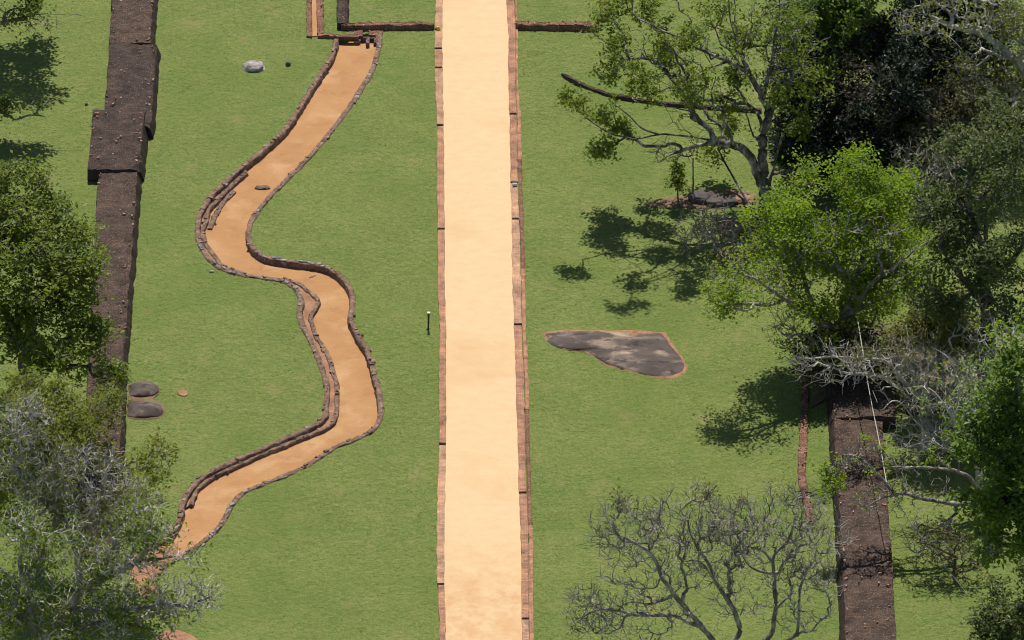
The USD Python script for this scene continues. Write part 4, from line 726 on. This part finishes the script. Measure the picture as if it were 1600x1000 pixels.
tree('corner_tree', 'tree mostly beyond the upper left corner with thin boughs reaching over the grass', (-110, 190),
     [[(-105, 140, 0), (-95, 80, 0), (-80, 30, 0)],
      [(-95, 80, 0), (-50, 60, 0), (0, 37, 0), (40, 28, 0), (75, 18, 0), (130, 22, 0)],
      [(-105, 140, 0), (-60, 190, -2), (0, 172, -2.4), (18, 190, -2.6), (45, 185, -2.8), (72, 182, -3)],
      [(0, 37, 0), (10, 15, .2), (30, 10, .2), (45, 18, .2)]],
     [(15, 25, 30, 20, 0, 1, 40, .3), (60, 40, 35, 15, 0, .8, 30, .05), (50, 8, 20, 12, 0, .8, 30, .95), (60, 160, 15, 22, -3, .6, 24, .2), (5, 170, 14, 14, -2.4, .6, 30, .9), (-80, -10, 80, 60, 0, 3.5, 320, 1), (-90, 60, 70, 60, 0, 3, 240, 1), (0, -60, 70, 40, .5, 2.4, 150, 1)],
     0.35, 'bark_grey', 'leaf_mid', 15, rtip=.013, leaf=.2, per=20, clump=.5, twigs=1)
tree('corner_tree', 'broad tree beyond the upper left corner, known by its dark shadow on the grass', (-60, 60),
     [[(-58, -20, 0), (-40, -80, 0), (-20, -110, 0)], [(-40, -80, 0), (10, -110, 0), (40, -125, 0)]],
     [(10, -125, 60, 40, 0, 3.5, 260, .6), (45, -120, 26, 26, 1.8, 1.4, 60, .7), (55, -125, 28, 26, -2.8, 1.4, 60, .7), (-50, -110, 70, 60, 0, 3.5, 200, 1)], 0.4, 'bark_dark', 'leaf_mid', 16, leaf=.24, per=26, clump=.55, twigs=1)
# background, upper right
tree('light_green_tree', 'light green bushy tree at the top edge right of the feathery tree', (1310, 230),
     [[(1312, 190, 0), (1312, 130, 0), (1308, 80, 0)], [(1308, 80, 0), (1290, 40, 0)], [(1312, 130, 0), (1335, 60, 0)]],
     [(1300, 10, 50, 50, 0, 2.4, 200, 1), (1330, 55, 26, 30, -.6, 1.4, 70, 1), (1320, -50, 70, 50, 0, 2.6, 140, 1)],
     0.3, 'bark_dark', 'leaf_deep', 21, leaf=.2, per=30, clump=.5, twigs=1)
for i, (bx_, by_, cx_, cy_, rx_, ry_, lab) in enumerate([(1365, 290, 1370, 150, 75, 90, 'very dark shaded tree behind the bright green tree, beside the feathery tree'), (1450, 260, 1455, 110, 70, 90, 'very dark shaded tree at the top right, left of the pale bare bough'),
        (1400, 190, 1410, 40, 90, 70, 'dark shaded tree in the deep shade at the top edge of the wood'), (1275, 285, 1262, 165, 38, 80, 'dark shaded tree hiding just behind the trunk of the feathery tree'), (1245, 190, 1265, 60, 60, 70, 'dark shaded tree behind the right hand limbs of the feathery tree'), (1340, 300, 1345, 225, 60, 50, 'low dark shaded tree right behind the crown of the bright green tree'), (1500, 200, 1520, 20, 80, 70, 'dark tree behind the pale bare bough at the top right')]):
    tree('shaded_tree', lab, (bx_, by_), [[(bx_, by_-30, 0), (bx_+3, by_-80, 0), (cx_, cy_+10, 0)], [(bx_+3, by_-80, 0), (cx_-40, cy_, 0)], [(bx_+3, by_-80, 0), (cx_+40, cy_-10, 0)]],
         [(cx_, cy_, rx_, ry_, 0, 3.4, 330, 1), (cx_-20, cy_+ry_*.7, rx_*.7, ry_*.4, -.6, 2, 110, .8)], 0.35, 'bark_dark', 'leaf_shade', 30+i, leaf=.2, per=30, clump=.6, twigs=1)
tree('high_canopy_tree', 'tall broad tree beyond the top edge shading the dark wood', (1420, 120), [[(1420, 60, 0), (1420, -60, 0), (1420, -150, 0)], [(1420, -60, 0), (1340, -140, -1)], [(1420, -60, 0), (1500, -140, -1)]],
     [(1420, -150, 160, 90, -1, 6, 600, 1), (1360, -110, 90, 60, -4, 3, 200, 1), (1480, -110, 90, 60, -4, 3, 200, 1)], 0.5, 'bark_dark', 'leaf_deep', 40, leaf=.3, per=26, clump=.8, twigs=0)
tree('pale_bough_tree', 'thin tan tree with a thick pale bare bough at the upper right edge', (1640, 260),
     [[(1630, 220, 0), (1618, 160, 0), (1600, 105, 0)],
      [(1600, 105, 0), (1585, 88, 0), (1560, 72, -.2), (1535, 52, -.4), (1505, 40, -.5), (1480, 38, -.6), (1450, 25, -.7)],
      [(1560, 72, -.2), (1552, 80, -.4), (1535, 100, -.6), (1520, 108, -.8), (1490, 100, -1)],
      [(1618, 160, 0), (1590, 145, -.6), (1560, 165, -1), (1530, 185, -1.3)],
      [(1535, 52, -.4), (1550, 30, 0), (1548, 10, .2)], [(1480, 38, -.6), (1490, 20, -.4), (1470, 10, -.4)]],
     [(1500, 20, 70, 30, -.4, 1.4, 120, .35), (1570, 20, 40, 30, 0, 1.4, 90, .5), (1540, 110, 60, 40, -.8, 1.4, 110, .35), (1580, 160, 40, 40, -.8, 1.4, 80, .2), (1430, 35, 40, 25, -.7, 1, 60, .3), (1600, 40, 30, 40, 0, 1.4, 80, .6)],
     0.34, 'bark_white', 'leaf_yellowish', 41, bf=.2, rtip=.012, leaf=.18, per=12, clump=.45, twigs=2, twl=.55)
tree('yellow_sapling', 'small tree with bright yellow leaves at the top right', (1540, 130), [[(1540, 90, 0), (1538, 50, 0)]], [(1540, 18, 18, 16, 0, .8, 40, 1), (1555, 30, 14, 12, 0, .6, 20, 1)], .08, 'bark_pale', 'leaf_yellow', 42, leaf=.18, per=20, clump=.35, twigs=1)
tree('tan_shrub', 'tan thinly leaved shrub in front of the dark wood at right', (1480, 300),
     [[(1480, 270, 0), (1478, 240, 0)], [(1478, 240, 0), (1445, 210, 0), (1425, 200, 0)], [(1478, 240, 0), (1510, 200, 0), (1530, 180, 0)]],
     [(1470, 190, 70, 40, 0, 1.8, 170, .6), (1530, 165, 50, 45, .3, 1.6, 110, .6), (1440, 230, 45, 30, -.3, 1.2, 90, .35), (1500, 235, 40, 30, -.3, 1.2, 70, .5), (1420, 160, 40, 30, .3, 1.2, 60, .4)],
     0.14, 'bark_pale', 'leaf_tan', 43, bf=.15, rtip=.012, leaf=.17, per=24, clump=.45, twigs=2, cat='shrub')
tree('pale_bare_shrub', 'leafless pale shrub between the bright green tree and the dark evergreen', (1440, 350),
     [[(1440, 320, 0), (1438, 300, 0)], [(1438, 300, 0), (1420, 270, 0), (1425, 240, 0)], [(1438, 300, 0), (1470, 270, 0), (1495, 225, 0)]],
     [(1440, 260, 60, 40, 0, 1.4, 170, .04), (1490, 240, 30, 35, 0, 1, 60, .05)], 0.10, 'bark_pale', 'leaf_olive', 44, bf=.12, rtip=.018, leaf=.16, per=10, twigs=2, cat='shrub')
tree('dead_leaf_tree', 'thin tree with withered purplish brown leaves in the shade right of the feathery tree', (1330, 300),
     [[(1330, 260, 0), (1333, 210, 0), (1336, 170, 0)], [(1333, 210, 0), (1310, 170, 0)]], [(1335, 140, 30, 40, .2, 1.4, 110, .8), (1320, 190, 26, 30, 0, 1, 60, .5), (1325, 235, 28, 25, 0, 1, 40, .1)], 0.12, 'bark_brown', 'leaf_dead', 45, leaf=.2, per=18, clump=.4, twigs=1)
tree('small_leafy_tree', 'small green tree in the gap between the dark wood and the tan shrub', (1500, 230), [[(1500, 190, 0), (1500, 150, 0)]], [(1490, 125, 35, 30, 0, 1.4, 90, 1), (1505, 95, 30, 24, .2, 1.2, 60, .9)], .12, 'bark_dark', 'leaf_deep', 46, leaf=.22, per=26, clump=.5, twigs=1)
tree('leafy_sapling', 'slim leafy sapling on the lawn by the soil patch under the feathery tree', (1062, 322), [[(1061, 300, 0), (1060, 280, 0)]], [(1059, 280, 10, 20, 0, .5, 50, 1)], .05, 'bark_brown', 'leaf_feather', 47, leaf=.16, per=16, clump=.28, twigs=1)
tree('bare_sapling', 'slim leafless whitish sapling on the lawn behind the soil patch', (1082, 300), [[(1081, 270, 0), (1080, 245, 0)]], [(1078, 242, 8, 8, 0, .4, 10, 0), (1040, 240, 30, 20, 0, .6, 20, 0)], .05, 'bark_pale', None, 48, twigs=1)
tree('bare_shrub', 'low leafless grey shrub in front of the broken reddish boulders', (1120, 395), [[(1118, 375, 0), (1112, 360, 0)]], [(1110, 350, 55, 30, 0, 1.2, 130, .03), (1090, 375, 35, 20, -.3, 1, 60, .03), (1160, 380, 50, 20, -.3, 1, 70, .1)], .08, 'bark_pale', 'leaf_olive', 49, bf=.1, rtip=.015, leaf=.15, per=8, twigs=2, cat='shrub')
tree('tangled_bare_tree', 'pale leafless tangle of boughs right of the right wall, in front of the dark evergreen', (1530, 790),
     [[(1530, 760, 0), (1525, 725, 0), (1515, 690, 0)],
      [(1515, 690, 0), (1490, 660, .3), (1470, 620, .6), (1440, 600, .8), (1410, 610, .9)],
      [(1515, 690, 0), (1540, 640, .2), (1535, 600, .4), (1560, 570, .5), (1585, 545, .6)],
      [(1525, 725, 0), (1480, 700, -.4), (1440, 690, -.8), (1400, 705, -1)],
      [(1490, 660, .3), (1500, 610, .6), (1490, 570, .8), (1460, 545, 1)],
      [(1540, 640, .2), (1580, 620, .2), (1600, 590, .2)]],
     [(1470, 610, 60, 50, .5, 1.5, 110, .10), (1550, 590, 55, 50, .4, 1.4, 100, .08), (1450, 690, 55, 25, -.7, 1, 60, .06), (1500, 690, 50, 30, 0, 1.2, 60, .2), (1560, 530, 45, 40, .8, 1.2, 60, .1)],
     0.20, 'bark_white', 'leaf_bright', 52, bf=.3, rtip=.014, leaf=.17, per=24, clump=.4, twigs=1, twl=.8, wig=.16)
tree('olive_tree', 'loose olive green tree between the bright green tree and the dark evergreen', (1470, 640), [[(1470, 600, 0), (1468, 550, 0)]],
     [(1470, 505, 45, 42, .5, 1.6, 130, .8), (1430, 520, 30, 26, 0, 1.1, 50, .7), (1510, 530, 30, 26, .2, 1.1, 50, .6)], .16, 'bark_brown', 'leaf_olive', 53, leaf=.18, per=26, clump=.5, twigs=2)
tree('olive_tree', 'olive and tan tree at the right edge below the pale bare bough', (1590, 225), [[(1590, 205, 0), (1588, 185, 0)]],
     [(1575, 160, 45, 40, .4, 1.8, 120, .8), (1600, 180, 40, 30, 0, 1.6, 90, .9), (1530, 180, 30, 24, -.2, 1.1, 50, .7), (1590, 110, 40, 40, 1.6, 1.5, 90, .6)], .2, 'bark_brown', 'leaf_olive', 54, leaf=.19, per=26, clump=.5, twigs=2)
tree('low_shrub', 'loose thorny shrub on the grass right of the right wall', (1490, 900), [[(1490, 885, 0), (1488, 870, 0)], [(1488, 870, 0), (1455, 850, 0), (1430, 850, 0)]],
     [(1470, 850, 55, 35, 0, 1.2, 120, .06), (1510, 880, 40, 30, -.2, 1, 70, .12)], .08, 'bark_brown', 'leaf_olive', 55, bf=.15, rtip=.012, leaf=.15, per=20, twigs=2, cat='shrub')
tree('withered_shrub', 'brown withered shrub in the shade around the top of the right wall', (1300, 612),
     [[(1300, 600, 0), (1300, 585, 0)], [(1300, 585, 0), (1265, 565, 0), (1245, 555, 0)], [(1300, 585, 0), (1350, 565, 0), (1390, 560, 0)]],
     [(1275, 560, 50, 35, 0, 1.2, 130, .5), (1340, 555, 60, 30, .3, 1.2, 140, .5), (1310, 530, 60, 28, .6, 1, 80, .3)], .10, 'bark_brown', 'leaf_dead', 50, leaf=.15, per=22, twigs=2, cat='shrub')
# cable
c0, c1, c2 = V(1338, 488, G(1302, 592)[1]-1.0), V(1386, 757, G(1545, 860)[1]), G(1512, 930, .05)
P = np.vstack([np.linspace(c0, c1, 20), np.linspace(c1, c2, 14)[1:]]); P[:, 2] -= 0.35*np.sin(np.linspace(0, 2*np.pi, len(P)))**2
tag(obj('cable', tube(P, .027, 6), M['cable']), 'thin pale cable running from the bright green tree down to the grass', 'cable')
